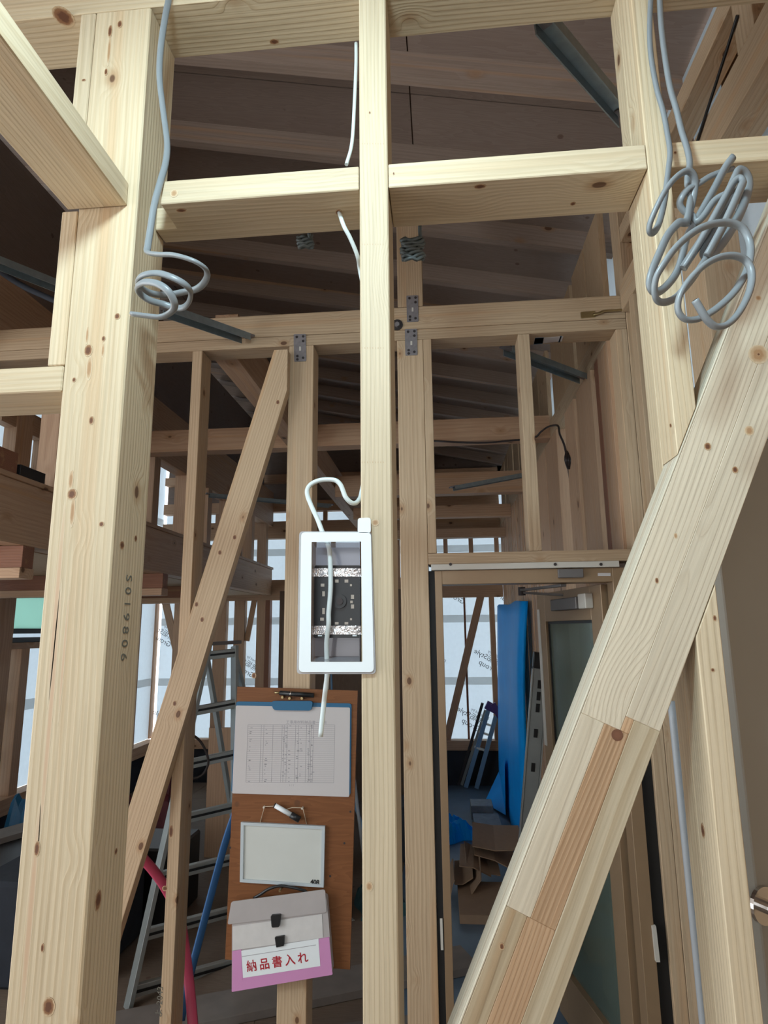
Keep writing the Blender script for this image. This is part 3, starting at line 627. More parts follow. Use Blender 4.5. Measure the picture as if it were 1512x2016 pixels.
for x in (630, 698):
    slab('foil_tab', q4([(x - 4, 1250.5), (x + 4, 1250.5), (x + 4, 1252.5), (x - 4, 1252.5)], ym - 0.001), ym - 0.0012, ym - 0.0004, 'white_plastic', eb)

# ------------------------------------------------------------------ cables close by
def pix(pts): return [at(x, y, Y) for x, y, Y in pts]
ck = 'grey power cables hanging from above'
c = empty('power_cable', tuple(at(300, 560, 0.87)), 'grey flat cable dropping beside the stamped post into a loose coil', 'cable', ck)
L = [(335, -40, .885), (332, 0, .885), (326, 30, .887), (317, 90, .892), (314, 150, .90), (321, 216, .91), (329, 281, .912), (326, 321, .905), (316, 357, .893), (304, 402, .885), (296, 452, .88), (291, 485, .875), (291, 497, .87),
     (313, 501, .855), (341, 502, .84), (369, 509, .835), (390, 518, .84), (405, 530, .855), (408, 543, .88), (401, 558, .905), (385, 570, .92), (362, 575, .93), (335, 580, .93), (310, 580, .92), (288, 574, .90), (273, 562, .87), (273, 549, .84), (286, 540, .825), (313, 538, .82), (341, 547, .82), (364, 560, .83), (375, 574, .85), (373, 592, .88), (362, 605, .90), (345, 606, .905), (322, 599, .90), (297, 592, .885), (278, 580, .87), (270, 566, .845), (283, 556, .825), (308, 558, .815), (330, 572, .815), (342, 592, .825), (343, 606, .835), (333, 617, .845), (316, 624, .85), (290, 622, .853), (259, 618, .855)]
tube('sheath', pix(L), 0.0056, 'cable', c, rb=0.0038, per=5)
e = at(259, 618, .855); d_ = (e - at(290, 622, .853)).normalized()
for s in (-0.0022, 0.0022): tube('core', [e + Vector((0, 0, s)), e + d_ * 0.002 + Vector((0, 0, s))], 0.0013, 'copper', c, straight=True, seg=8)
c = empty('power_cable', tuple(at(640, 1000, 0.93)), 'pale cable behind the slim stud, looping out and through the switch box', 'cable', ck)
hz = atz(667, 418, 0.713)
L = [(701, 85, 1.0), (701, 126, 1.0), (698, 201, .99), (693, 281, .975), (682, 324, .96)]
L2 = [(668, 419, hz.y), (677, 445, .945), (690, 470, .955), (704, 505, .975), (709, 535, 1.0), (720, 600, 1.015), (725, 750, 1.02), (722, 900, 1.015), (712, 968, .985), (706, 985, .96), (698, 991, .945), (689, 988, .938), (680, 978, .935), (675, 965, .935), (670, 954, .935), (661, 946, .935), (646, 944, .935), (628, 946, .935), (613, 953, .935), (605.5, 963, .935), (605, 974, .935), (610, 989, .934), (616, 1003, .932), (625, 1022, .93), (634, 1046, .925), (644, 1069, .92), (649, 1087, .915), (651, 1139, .912), (650, 1174, .912), (647, 1208, .912), (647, 1229, .912), (643, 1266, .92), (644, 1310, .93), (644, 1330, .93), (640, 1363, .93), (636, 1400, .93), (631, 1450, .93)]
tube('upper_sheath', pix(L), 0.0033, 'cable_pale', c, per=5); tube('lower_sheath', pix(L2), 0.0037, 'cable_pale', c, per=5)
def c8(p): return 1200 + p[0] / 4.846, 280 + p[1] / 4.846
def trace(pts): return [at(*c8(p), p[2]) for p in pts]
c = empty('power_cable', tuple(at(1300, 400, 0.85)), 'grey cable down the notched stud, tied in small narrow loops', 'cable', ck)
A_ = [(1283, -40, .885), (1281, 0, .885), (1279, 62, .884), (1282, 113, .884), (1293, 175, .883), (1305, 217, .882), (1313, 258, .88), (1319, 299, .876), (1316, 334, .872)]
A2 = [(545, 400, .872), (525, 560, .868), (480, 750, .862), (430, 850, .856), (385, 860, .848), (385, 780, .84), (450, 620, .832), (540, 450, .826), (640, 330, .824), (740, 275, .826), (800, 320, .832), (812, 420, .84), (790, 560, .846), (750, 720, .85), (735, 790, .85)]
tube('sheath', pix(A_) + trace(A2), 0.0053, 'cable', c, rb=0.0040, per=5)
c = empty('power_cable', tuple(at(1390, 420, 0.8)), 'grey cable gathered into a big tangled bundle in front of the lintel', 'cable', ck)
Bp = pix([(1300, -40, .885), (1299, 0, .885), (1303, 62, .884), (1311, 124, .882), (1320, 175, .878), (1332, 217, .873), (1342, 258, .868), (1353, 293, .862), (1358, 322, .856)])
B2 = [(752, 300, .85), (745, 400, .848), (770, 520, .846), (762, 620, .843), (730, 760, .838), (660, 770, .83), (560, 880, .822), (480, 1050, .816), (410, 1220, .812), (382, 1350, .814), (420, 1425, .82), (490, 1415, .83), (580, 1330, .838), (650, 1220, .842), (700, 1060, .846), (740, 900, .85), (800, 800, .852), (900, 620, .85), (1000, 440, .846), (1100, 250, .842), (1180, 140, .84)]
tube('sheath', Bp + trace(B2), 0.0060, 'cable', c, rb=0.0044, per=5)
loopR = [(700, 1205, .835), (760, 1110, .832), (860, 960, .828), (960, 790, .824), (1060, 620, .822), (1150, 440, .820), (1200, 330, .82), (1235, 270, .822), (1290, 290, .826), (1325, 370, .83), (1315, 480, .832), (1260, 640, .83), (1190, 780, .826), (1090, 940, .822), (990, 1060, .82), (930, 1095, .822), (900, 1040, .828), (960, 900, .832), (1040, 760, .834), (1140, 600, .834), (1220, 460, .834), (1270, 380, .836)]
tube('looped_sheath', trace(loopR), 0.0066, 'cable', c, rb=0.0046, per=5)
loopM = [(930, 1085, .812), (1000, 960, .808), (1090, 790, .805), (1180, 600, .803), (1255, 430, .803), (1275, 380, .806), (1240, 345, .81), (1170, 400, .812), (1080, 560, .812), (980, 740, .812), (880, 920, .814), (790, 1070, .818), (705, 1200, .824)]
tube('looped_sheath', trace(loopM), 0.0064, 'cable', c, rb=0.0046, per=5)
loopL = [(1180, 250, .852), (1060, 285, .85), (950, 330, .846), (850, 395, .842), (750, 445, .84), (685, 530, .842), (672, 600, .848), (720, 665, .852), (790, 700, .85), (830, 760, .846), (900, 700, .842), (1000, 560, .838), (1100, 500, .834), (1190, 470, .832)]
tube('back_sheath', trace(loopL), 0.0052, 'cable', c, rb=0.0040, per=5)
loopD = [(985, 860, .838), (985, 960, .83), (950, 1060, .822), (880, 1170, .812), (800, 1290, .80), (720, 1390, .79), (620, 1490, .78), (520, 1528, .77), (450, 1500, .76), (428, 1400, .752), (450, 1280, .746), (520, 1160, .742), (620, 1020, .742), (740, 905, .745), (870, 820, .75), (1010, 775, .756), (1150, 770, .762), (1260, 815, .766), (1322, 910, .768), (1345, 1020, .766), (1330, 1160, .762), (1275, 1300, .756), (1180, 1440, .75), (1060, 1555, .744), (940, 1640, .74), (830, 1690, .736), (725, 1690, .732), (662, 1625, .728), (655, 1520, .724), (705, 1395, .722), (805, 1265, .722), (925, 1160, .724), (1060, 1095, .728), (1200, 1085, .732), (1300, 1130, .736), (1352, 1230, .736), (1348, 1370, .732), (1295, 1520, .726), (1205, 1665, .72), (1105, 1748, .716), (1010, 1758, .712), (935, 1700, .708), (880, 1615, .704), (815, 1505, .70)]
tube('big_loop_sheath', trace(loopD), 0.0049, 'cable', c, rb=0.0039, per=5)
e = at(*c8((815, 1505)), .70); d_ = (e - at(*c8((880, 1615)), .704)).normalized()
disc('cut_end', e, d_, 0.0024, 0.0024, 0.0006, 'black', c, up=(1, 0, 0), seg=10)

# ------------------------------------------------------------------ second frame: the door wall
Y2 = 2.40; Y2b = 2.505
pb = empty('girder', (-0.8, 2.45, 1.225), 'long girder spanning above the doorway, bolt washer and plates on it', 'beam', kind='thing')
box('timber', -2.0, 0.776, Y2, Y2b, 1.228, 1.328, 'fir', pb)
disc('bolt_washer', at(782, 640, Y2), (0, -1, 0), 0.024, 0.024, 0.004, 'nail', pb); disc('bolt_head', at(782, 640, Y2 - 0.004), (0, -1, 0), 0.011, 0.011, 0.01, 'plate', pb, seg=6)
be = empty('bearer', (-0.6, 2.45, 1.181), 'flat bearer fixed along the bottom of the long girder, blue label underneath', 'beam', kind='thing')
box('timber', -2.0, 0.776, Y2 + 0.001, Y2b, 1.181, 1.2265, 'fir', be)
def under(name, pts, mt2):
    q = [atz(x, y, 1.1808) for x, y in pts]; put(name, [(p.x, p.y, 1.1801) for p in q] + [(p.x, p.y, 1.1809) for p in q], BOXF, mt2, be)
under('paper_label', [(1050, 677), (1106, 672), (1109, 662), (1053, 666)], 'paper'); under('blue_mark', [(1050.5, 678), (1068, 676.5), (1071, 664.5), (1053.5, 665.5)], 'clip_blue'); under('blue_mark', [(1099, 674), (1102, 673.7), (1106, 661.5), (1103, 661.8)], 'clip_blue')
pg = 'posts of the door wall'
o = tag(box('door_post', -0.607, -0.502, Y2, Y2b, FL, 1.18, 'fir', None, 'Z', bevel=0.002), 'square post holding the brown notice board', 'post', pg)
dp = empty('door_post', (-0.097, 2.45, FL), 'square post along the latch edge of the doorway, rising past the girder', 'post', pg)
box('lower_shaft', -0.151, -0.044, Y2, Y2b, FL, 1.18, 'fir', dp, 'Z', bevel=0.002); box('upper_shaft', -0.146, -0.040, Y2, Y2b, 1.33, 2.0, 'fir', dp, 'Z', bevel=0.002)
o = tag(box('door_post', 0.778, 0.883, Y2, Y2b, FL, 1.80, 'fir', None, 'Z', bevel=0.002), 'square post on the hinge side of the doorway, up to the roof', 'post', pg)
sg = 'thin studs of the door wall'
o = tag(box('thin_stud', -0.043, -0.010, Y2, Y2b, 0.289, 1.18, 'fir', None, 'Z'), 'narrow stud standing on the door header against the latch post', 'stud', sg)
o = tag(box('thin_stud', 0.344, 0.390, Y2, Y2b, 0.289, 1.18, 'fir', None, 'Z'), 'short stud over the middle of the doorway, on the door header', 'stud', sg)
o = tag(box('thin_stud', 0.733, 0.7765, Y2, Y2b, FL, 1.18, 'fir', None, 'Z'), 'narrow stud against the hinge side post of the doorway', 'stud', sg)
ts = empty('thin_stud', (-1.0, 2.45, FL), 'thin stud crossing the slanting brace, ink mark near its foot', 'stud', sg)
box('shaft', -1.027, -0.984, Y2, Y2b, FL, 1.18, 'fir', ts, 'Z')
c0 = at(318, 2004, Y2 - 0.0006)
text('stamp', 'よ-2043', c0, (0, 0, 1), (-1, 0, 0), 0.030, 'stamp', ts)
for x, y, rx, ry in ((325, 1749, 5, 4), (337, 1637, 4, 11)): knot(x, y, rx, ry, Y2, ts)
o = tag(box('door_header', -0.043, 0.732, Y2 - 0.004, Y2b, 0.245, 0.288, 'fir', None, 'X'), 'board laid over the top of the bronze door frame', 'header', kind='thing')
b2 = empty('diagonal_brace', (-0.9, 2.42, -0.3), 'thinner honey-coloured brace slanting up to the post behind the switch box', 'brace')
YQ = Y2 - 0.048
def edge_at(p, q, z):
    a_, b_ = at(*p, YQ), at(*q, YQ); t = (z - a_.z) / (b_.z - a_.z); return (a_.x + (b_.x - a_.x) * t, z)
zt = at(539.5, 689, YQ).z
qa, qb = edge_at((539.5, 689), (290.6, 1473), -1.69), edge_at((566, 767), (350, 1462), -1.69)
pr = at(566, 767, YQ)
dr = Vector((qa[0] - at(539.5, 689, YQ).x, 0, qa[1] - zt)).normalized()
slab('timber', [(at(539.5, 689, YQ).x, zt), (pr.x - 0.002, zt), (pr.x - 0.002, pr.z), qb, qa], YQ, YQ + 0.047, 'fir', b2, axis=(dr, Vector((0, 1, 0)), dr.cross(Vector((0, 1, 0)))), bevel=0.001)
for x, y in ((462, 1058), (433, 1088), (387, 1190), (398, 1220), (344, 1385), (500, 1330), (547, 792)): knot(x, y, 4, 5, YQ, b2)

# zinc plates nailed across the joints
def zplate(p, q, lab):
    e = empty('joint_plate', tuple(at((p[0] + q[0]) / 2, (p[1] + q[1]) / 2, Y2)), lab, 'metal plate', 'zinc plates on the door wall joints')
    y0 = Y2 - 0.0025
    slab('plate', rounded(q4([p, (q[0] - 1, p[1] - 1), (q[0], q[1] - 1), (p[0] + 1, q[1])], y0), 0.005), y0, Y2 - 0.0003, 'plate', e)
    w_ = q[0] - p[0]; h_ = q[1] - p[1]
    for fx, fy in ((.25, .1), (.75, .08), (.75, .25), (.3, .8), (.75, .86), (.3, .92)):
        disc('nail', at(p[0] + w_ * fx, p[1] + h_ * fy, y0), (0, -1, 0), 0.0055, 0.0055, 0.002, 'nail', e, seg=8)
    slab('slot', q4([(p[0] + w_ * .44, p[1] + h_ * .45), (p[0] + w_ * .58, p[1] + h_ * .45), (p[0] + w_ * .58, p[1] + h_ * .6), (p[0] + w_ * .44, p[1] + h_ * .6)], y0 - 0.0004), y0 - 0.0005, y0 - 0.0001, 'trim_white', e)
zplate((578, 658), (603, 712), 'zinc nail plate joining the girder to the notice board post')
zplate((800, 582), (824, 634), 'upper of two stacked zinc plates on the latch side post')
zplate((797, 648), (822, 700), 'lower of two stacked zinc plates on the latch side post')
mt_ = empty('metal_tie', tuple(at(1180, 615, Y2)), 'twisted brassy metal tie on the girder above the doorway', 'metal tie')
slab('flat_end', rounded(q4([(1143, 614), (1172, 612), (1173, 624), (1144, 626)], Y2 - 0.004), 0.004), Y2 - 0.004, Y2 - 0.0003, 'brass', mt_)
tube('twisted_strip', pix([(1168, 619, Y2 - .006), (1180, 616, Y2 - .010), (1190, 612, Y2 - .010), (1210, 611, Y2 - .010), (1234, 609, Y2 - .008)]), 0.011, 'brass', mt_, rb=0.004, seg=8)

# bronze entrance frame, closer and its open leaf
df = empty('door_surround', (0.33, 2.45, FL), 'bronze metal door frame with pale trim strip on top', 'door frame', kind='thing')
box('top_trim', -0.033, 0.668, 2.385, 2.48, 0.222, 0.244, 'trim_white', df, bevel=0.001)
for px in (887, 1093, 1183): disc('trim_screw', at(px, 1111, 2.385), (0, -1, 0), 0.006, 0.006, 0.002, 'nail', df, seg=8)
box('latch_gap', -0.0425, -0.020, 2.41, 2.50, FL, 0.221, 'black_gap', df, 'Z', bevel=0); box('hinge_gap', 0.690, 0.732, 2.42, 2.50, FL, 0.221, 'black_gap', df, 'Z', bevel=0)  # the gaps are solid black strips, their shade put into the colour
box('latch_jamb', -0.020, 0.008, 2.405, 2.49, FL, 0.221, 'bronze', df, 'Z'); box('hinge_jamb', 0.645, 0.690, 2.405, 2.49, FL, 0.221, 'bronze', df, 'Z')
box('head_rail', 0.008, 0.645, 2.405, 2.49, 0.168, 0.221, 'bronze', df)
slab('strike_plate', q4([(866, 1808), (871, 1808), (873, 1870), (868, 1870)], 2.404), 2.402, 2.4045, 'trim_white', df)
slab('rating_label', q4([(1177, 1128), (1202, 1128), (1202, 1134), (1177, 1134)], 2.404), 2.4035, 2.4048, 'paper', df)
slab('strike_plate', q4([(1282, 1822), (1289, 1820), (1297, 1890), (1289, 1890)], 2.404), 2.39, 2.4045, 'trim_white', df)
hinge = Vector((0.640, 2.50, 0)); free = Vector((0.50, 3.20, 0)); ldir = (free - hinge).normalized(); ln = Vector((-ldir.y, ldir.x, 0))
ol = empty('open_door', (hinge.x, hinge.y, FL), 'bronze glazed door swung open into the corridor', 'door', kind='thing')
def lf(name, u0, u1, z0, z1, d0, d1, mat, bevel=0.0015):
    q = []
    for z in (z0, z1):
        for u, d in ((u0, d0), (u1, d0), (u1, d1), (u0, d1)): q.append(hinge + ldir * u + ln * d + Vector((0, 0, z)))
    return put(name, q, BOXF, mat, ol, bevel=bevel)
LL = 0.715
lf('hinge_stile', 0, 0.10, FL + 0.02, 0.165, -0.02, 0.02, 'bronze'); lf('lock_stile', LL - 0.10, LL, FL + 0.02, 0.165, -0.02, 0.02, 'bronze')
lf('top_rail', 0.10, LL - 0.10, 0.03, 0.165, -0.02, 0.02, 'bronze'); lf('bottom_rail', 0.10, LL - 0.10, FL + 0.02, FL + 0.22, -0.02, 0.02, 'bronze')
lf('glass_pane', 0.112, LL - 0.112, FL + 0.232, 0.018, -0.003, 0.003, 'door_glass', 0)
for u in (0.10, LL - 0.112): lf('glazing_bead', u, u + 0.012, FL + 0.22, 0.03, -0.022, 0.008, 'black', 0)
lf('glazing_bead', 0.112, LL - 0.112, 0.018, 0.03, -0.022, 0.008, 'black', 0)
lf('edge_strip', LL - 0.035, LL - 0.005, FL + 1.15, 0.09, 0.0205, 0.024, 'trim_white', 0)
kz = hinge + ldir * (LL - 0.05) + ln * 0.02; kz.z = -0.72
disc('thumb_turn', kz, ln, 0.020, 0.020, 0.035, 'nail', ol, seg=14)
dc = empty('door_closer', tuple(at(1130, 1150, 2.48)), 'grey hydraulic closer with folded arm at the top of the bronze doorway', 'door closer')
box('bracket', at(1098, 1130, 2.40).x, at(1147, 1130, 2.40).x, 2.385, 2.404, at(1100, 1138, 2.40).z, at(1100, 1121, 2.40).z, 'closer', dc)
q0 = hinge + ldir * 0.10 + ln * 0.022; q1 = hinge + ldir * 0.42 + ln * 0.022
def cl(name, u0, u1, z0, z1, d0, d1, mat):
    q = []
    for z in (z0, z1):
        for u, d in ((u0, d0), (u1, d0), (u1, d1), (u0, d1)): q.append(hinge + ldir * u + ln * d + Vector((0, 0, z)))
    return put(name, q, BOXF, mat, dc, bevel=0.003)
cl('cylinder', 0.14, 0.42, 0.075, 0.125, 0.0205, 0.065, 'closer'); cl('end_block', 0.07, 0.14, 0.075, 0.135, 0.0205, 0.055, 'trim_white')
e1 = hinge + ldir * 0.30 + ln * 0.05 + Vector((0, 0, 0.140)); e2 = Vector((0.36, 2.82, 0.155)); e3 = Vector((0.47, 2.44, 0.160))
bar('arm', e1, e2, 0.028, 0.010, 'closer', dc, up=(0, 0, 1)); bar('arm', e2 + Vector((0, 0, 0.011)), e3, 0.024, 0.010, 'closer', dc, up=(0, 0, 1)); disc('pivot', e2 - Vector((0, 0, 0.012)), (0, 0, 1), 0.016, 0.016, 0.036, 'nail', dc, up=(1, 0, 0))
pv = tag(tube('pvc_pipe', [at(1321, 1380, 1.98), at(1347, 1640, 1.98), at(1373, 1900, 1.98), Vector((at(1373, 1900, 1.98).x + 0.005, 1.98, FL))], 0.0105, 'pvc'), 'thin grey pipe standing between the notched stud and the doorway', 'pipe')

# galvanised corner struts
def strut(p, q, lab, up=(0, 0, 1), w_=0.055):
    p = Vector(p); q = Vector(q)
    e = empty('corner_strut', tuple((p + q) / 2), lab, 'metal strut', 'galvanised corner struts under the roof')
    d = (q - p).normalized(); s = Vector(up).cross(d).normalized(); u = d.cross(s)
    bar('web', p + u * 0.0, q + u * 0.0, w_, 0.003, 'steel', e, up=tuple(u), bevel=0)
    for k in (-1, 1): bar('flange', p + s * k * w_ / 2 - u * 0.014, q + s * k * w_ / 2 - u * 0.014, 0.003, 0.028, 'steel', e, up=tuple(u), bevel=0)
    for t in (p, q): bar('end_plate', t - d * 0.03, t + d * 0.03, w_ * 0.8, 0.008, 'plate', e, up=tuple(u), bevel=0)
strut(at(1068, 30, 1.03), at(1230, 222, 1.36), 'blue-grey steel strut high behind the header, near the notched stud', w_=0.036)
strut(at(330, 606, 2.05), at(484, 660, 2.37), 'steel strut meeting the girder just behind the hanging coil')
strut(at(1000, 684, 2.56), atx(1150, 741, 0.715), 'steel strut seen through the opening over the door')
strut(at(893, 958, 4.45), at(1036, 931, 4.62), 'distant steel strut low under the second cross beam')
strut(at(-40, 496, 1.95), at(120, 560, 2.2), 'steel strut beside the stamped post at the picture edge')
strut((-1.93, 5.0, 1.15), (-1.0, 5.6, 1.15), 'thin distant strut behind the slanting honey brace')

# small coils and cables deeper in
def coil(cen, r, turns, rad, mat, name, lab, h, tilt=0.5):
    e = empty(name, tuple(cen), lab, 'cable', 'cables deeper in the house')
    pts = []
    for i in range(turns * 12 + 1):
        a_ = 2 * math.pi * i / 12; k = 1 + 0.18 * math.sin(i * 1.7)
        pts.append(Vector(cen) + Vector((r * k * math.cos(a_), r * k * math.sin(a_) * 0.7, r * tilt * math.sin(a_) + h * (i / (turns * 12) - 0.5) + r * 0.12 * math.sin(i * 2.3))))
    tube('coiled_sheath', pts, rad, mat, e, per=2, seg=7)
    tube('lead', [pts[-1], Vector((pts[-1].x, 1.012, 0.715)), Vector((pts[-1].x + 0.004, 1.0095, 0.757)), Vector((pts[-1].x + 0.01, 0.99, 0.763))], rad, mat, e, per=3, seg=7)
coil(at(601, 476, 1.035), 0.0125, 4, 0.0034, 'cable_dark', 'cable_coil', 'small dark coil peeping under the lintel, by the slim stud', 0.026)
coil(at(812, 490, 1.045), 0.0185, 7, 0.0034, 'cable_dark', 'cable_coil', 'thick bundled coil hanging behind the knotty lintel, just past the slim stud', 0.046, 0.6)
tag(tube('junction_cable', [at(853, 868, 3.83), at(940, 872, 3.83), at(1000, 868, 3.83), at(1050, 862, 3.83), at(1065, 850, 3.80), at(1080, 840, 3.74), at(1098, 838, 3.6), at(1102, 855, 3.45), at(1112, 880, 3.4), at(1120, 930, 3.4), at(1130, 1000, 3.4), at(1134, 1085, 3.4)], 0.006, 'nail', per=4, seg=7), 'black cable along the first cross beam and down the corridor studs', 'cable', 'cables deeper in the house')
e = empty('cable_bunch', tuple(at(1123, 905, 3.36)), 'dark tied cable bunch hanging on a corridor stud', 'cable', 'cables deeper in the house')
for k in range(4): tube('strand', [at(1116 + 3 * k, 890, 3.38), at(1114 + 5 * k, 905, 3.32), at(1119 + 2 * k, 922, 3.36)], 0.009, 'nail', e, per=3, seg=6)
tag(tube('junction_cable', [at(-20, 520, 2.1), at(20, 548, 2.1), at(50, 566, 2.1), at(80, 580, 2.1), at(125, 600, 2.1)], 0.012, 'dark_navy', per=4, seg=7), 'dark cable sagging beside the stamped post over the big beam', 'cable', 'cables deeper in the house')
tag(tube('junction_cable', [at(362, 1440, 2.512), at(374, 1444, 2.512), at(395, 1460, 2.53), at(409, 1490, 2.54), at(408, 1510, 2.54), at(395, 1528, 2.53), at(370, 1534, 2.512), at(358, 1533, 2.512)], 0.005, 'nail', per=4, seg=7), 'dark curved cable end looping over the stepladder rungs', 'cable', 'cables deeper in the house')
tag(tube('sagging_cable', [atx(1452, 30, 0.755), atx(1432, 95, 0.755), atx(1376, 268, 0.755), atx(1366, 300, 0.755)], 0.004, 'black', per=3, seg=6), 'black cord slanting down beside the white sheet, above the yellowish lintel', 'cord')
e = empty('loft_block', (-2.05, 2.75, 0.745)); 
tag(e, 'black block lying on the loft edge', 'block'); a_ = atx(36, 930, -2.0)
box('block', -2.06, -1.99, a_.y, a_.y + 0.19, 0.746, 0.80, 'black', e)
o = tag(box('loft_offcut', -2.08, -2.0, a_.y - 0.14, a_.y - 0.01, 0.746, 0.85, 'lauan'), 'brown offcut lying on the loft edge beside the black block', 'block')

# ------------------------------------------------------------------ notice board and what hangs on it
YN = 2.38
nb = empty('notice_board', tuple(at(575, 1630, YN)), 'brown plywood notice board hung on the post, papers on it', 'notice board')
slab('plywood_panel', q4([(467, 1352), (704, 1360), (689, 1909), (443, 1889)], YN), YN, YN + 0.012, 'board_ply', nb)
for x, y in ((558, 1372), (572, 1374), (596, 1374)): disc('peg', at(x, y, YN), (0, -1, 0), 0.005, 0.005, 0.018, 'brass', nb, seg=8)
for x, y in ((521, 1588), (596, 1590)): disc('push_pin', at(x, y, YN), (0, -1, 0), 0.004, 0.004, 0.012, 'trim_white', nb, seg=8)
for x, y in ((678, 1660), (453, 1669), (650, 1725), (690, 1598)): disc('nail_hole', at(x, y, YN), (0, -1, 0), 0.004, 0.004, 0.0005, 'nail', nb, seg=8)
pn = empty('pen', tuple(at(580, 1366, YN - 0.012)), 'black pen lying across the pegs of the notice board', 'pen')
pa, pc = at(541, 1363.5, YN - 0.014), at(618, 1369, YN - 0.014)
tube('barrel', [pa + (pc - pa) * 0.13, pc], 0.0085, 'black', pn, straight=True, seg=12); tube('tip', [pa, pa + (pc - pa) * 0.13], 0.004, 'brass', pn, straight=True, seg=10); tube('band', [pa + (pc - pa) * 0.40, pa + (pc - pa) * 0.42], 0.009, 'chrome', pn, straight=True, seg=12)
cb2 = empty('clipboard', tuple(at(575, 1470, YN - 0.01)), 'blue clipboard holding a wide printed table sheet', 'clipboard')
slab('backing', rounded(q4([(465, 1381), (692, 1385), (690, 1566), (455, 1560)], YN - 0.004), 0.01), YN - 0.004, YN - 0.0005, 'clip_blue', cb2)
slab('clip', rounded(q4([(534, 1380), (616, 1380), (613, 1399), (538, 1398)], YN - 0.016), 0.012), YN - 0.018, YN - 0.006, 'clip_blue', cb2)
ps = slab('paper_sheet', rounded(q4([(464.5, 1389), (689, 1393), (687.5, 1569), (457, 1562)], YN - 0.006), 0.005), YN - 0.006, YN - 0.0045, 'paper', cb2)
TL, TR, BR, BL = (488, 1427), (659, 1427), (657, 1541), (484, 1540)
def lerp2(u, v): 
    a_ = (TL[0] + (TR[0] - TL[0]) * u, TL[1] + (TR[1] - TL[1]) * u); b_ = (BL[0] + (BR[0] - BL[0]) * u, BL[1] + (BR[1] - BL[1]) * u)
    return (a_[0] + (b_[0] - a_[0]) * v, a_[1] + (b_[1] - a_[1]) * v)
yp_ = YN - 0.0062
V_, F_ = [], []
def rule(p, q, wd):
    a_, b_ = at(*p, yp_), at(*q, yp_); d = (b_ - a_).normalized(); s = Vector((d.z, 0, -d.x)) * wd / 2; i = len(V_)
    V_.extend([a_ - s, a_ + s, b_ + s, b_ - s]); F_.append((i, i + 1, i + 2, i + 3))
for u in (0, .155, .185, .29, .395, .42, .455, .55, .585, .675, .71, .73, .755, 1.0): rule(lerp2(u, 0), lerp2(u, 1), 0.0014)
for k in range(31): rule(lerp2(0, k / 30), lerp2(1, k / 30), 0.0008 if k not in (0, 30) else 0.0014)
random.seed(3)
for k in range(120):
    u = random.choice((.40, .43, .47, .56, .60, .69, .72, .74, .2, .02)) + random.uniform(0, .012); v_ = (random.randrange(30) + 0.55) / 30
    rule(lerp2(u, v_), lerp2(u + random.uniform(.012, .03), v_), 0.0022)
put('table_rules', V_, F_, 'line', cb2)
text('heading', '工事用材料納品書一覧表', at(563, 1424.5, yp_), (1, 0, -0.01), (0, 0, 1), 0.014, 'line', cb2, depth=0.0001)
text('page_number', '1 / 1', at(569, 1548, yp_), (1, 0, 0), (0, 0, 1), 0.010, 'line', cb2, depth=0.0001)
wbd = empty('whiteboard', tuple(at(555, 1685, YN - 0.012)), 'small framed whiteboard hanging by a string, small number in its corner', 'whiteboard')
WQ = [(474, 1619), (639.5, 1627), (637, 1747.5), (472, 1737)]
slab('panel', q4(WQ, YN - 0.008), YN - 0.008, YN - 0.001, 'wb', wbd)
def inset(c, k): 
    m_ = (sum(p[0] for p in c) / 4, sum(p[1] for p in c) / 4); return [(p[0] + (k if p[0] < m_[0] else -k), p[1] + (k if p[1] < m_[1] else -k)) for p in c]
ring('frame', q4(WQ, YN - 0.013), q4(inset(WQ, 6), YN - 0.013), YN - 0.013, YN - 0.0005, 'wb_frame', wbd)
text('number', '408', at(611, 1740, YN - 0.0085), (1, 0, -0.06), (0, 0, 1), 0.021, 'black', wbd, depth=0.0002, bold=0.0008)
tube('string', pix([(512, 1620, YN - .003), (521, 1588, YN - .012), (545, 1587, YN - .012), (563, 1594, YN - .010), (575, 1590, YN - .012), (596, 1590, YN - .012), (604, 1624, YN - .003)]), 0.0016, 'string', wbd, straight=True, seg=6)
mk = empty('marker', tuple(at(565, 1600, YN - 0.016)), 'whiteboard marker with white barrel and black cap stuck in the string', 'marker')
pa, pc = at(540, 1585, YN - 0.02), at(590, 1614, YN - 0.02)
tube('tail', [pa, pa + (pc - pa) * .04], 0.0085, 'black', mk, straight=True); tube('barrel', [pa + (pc - pa) * .04, pa + (pc - pa) * .66], 0.0085, 'white_plastic', mk, straight=True); tube('cap', [pa + (pc - pa) * .66, pc], 0.0115, 'black', mk, straight=True)
yc = YN - 0.03
dcs = empty('document_case', tuple(at(550, 1850, yc)), 'frosted document case with red lettering and pink tape, hanging tilted', 'document case')
slab('body', rounded(q4([(457, 1790), (643, 1764), (655, 1915), (456, 1952)], yc), 0.012), yc, yc + 0.028, 'case', dcs)
slab('flap', rounded(q4([(455.5, 1775), (640, 1751), (643, 1796), (448, 1820)], yc - 0.003), 0.008), yc - 0.004, yc - 0.001, 'case', dcs)
slab('front_window', q4([(458, 1824), (634, 1800), (636, 1846), (458, 1871)], yc - 0.001), yc - 0.0015, yc - 0.0002, 'case_window', dcs)
yt = yc - 0.0022
slab('tape_strip', rounded(q4([(457, 1908), (652, 1900), (655, 1919), (456, 1953)], yt), 0.004), yt, yc - 0.0002, 'pink_tape', dcs)
slab('tape_strip', q4([(457, 1873), (475, 1870), (477, 1930), (457, 1934)], yt - 0.0006), yt - 0.0006, yc - 0.0002, 'pink_tape', dcs)
slab('tape_strip', q4([(627, 1849), (648, 1845), (653, 1902), (629, 1908)], yt - 0.0006), yt - 0.0006, yc - 0.0002, 'pink_tape', dcs)
LQ = [(475, 1872), (627, 1848), (630.5, 1902), (478.5, 1925.5)]
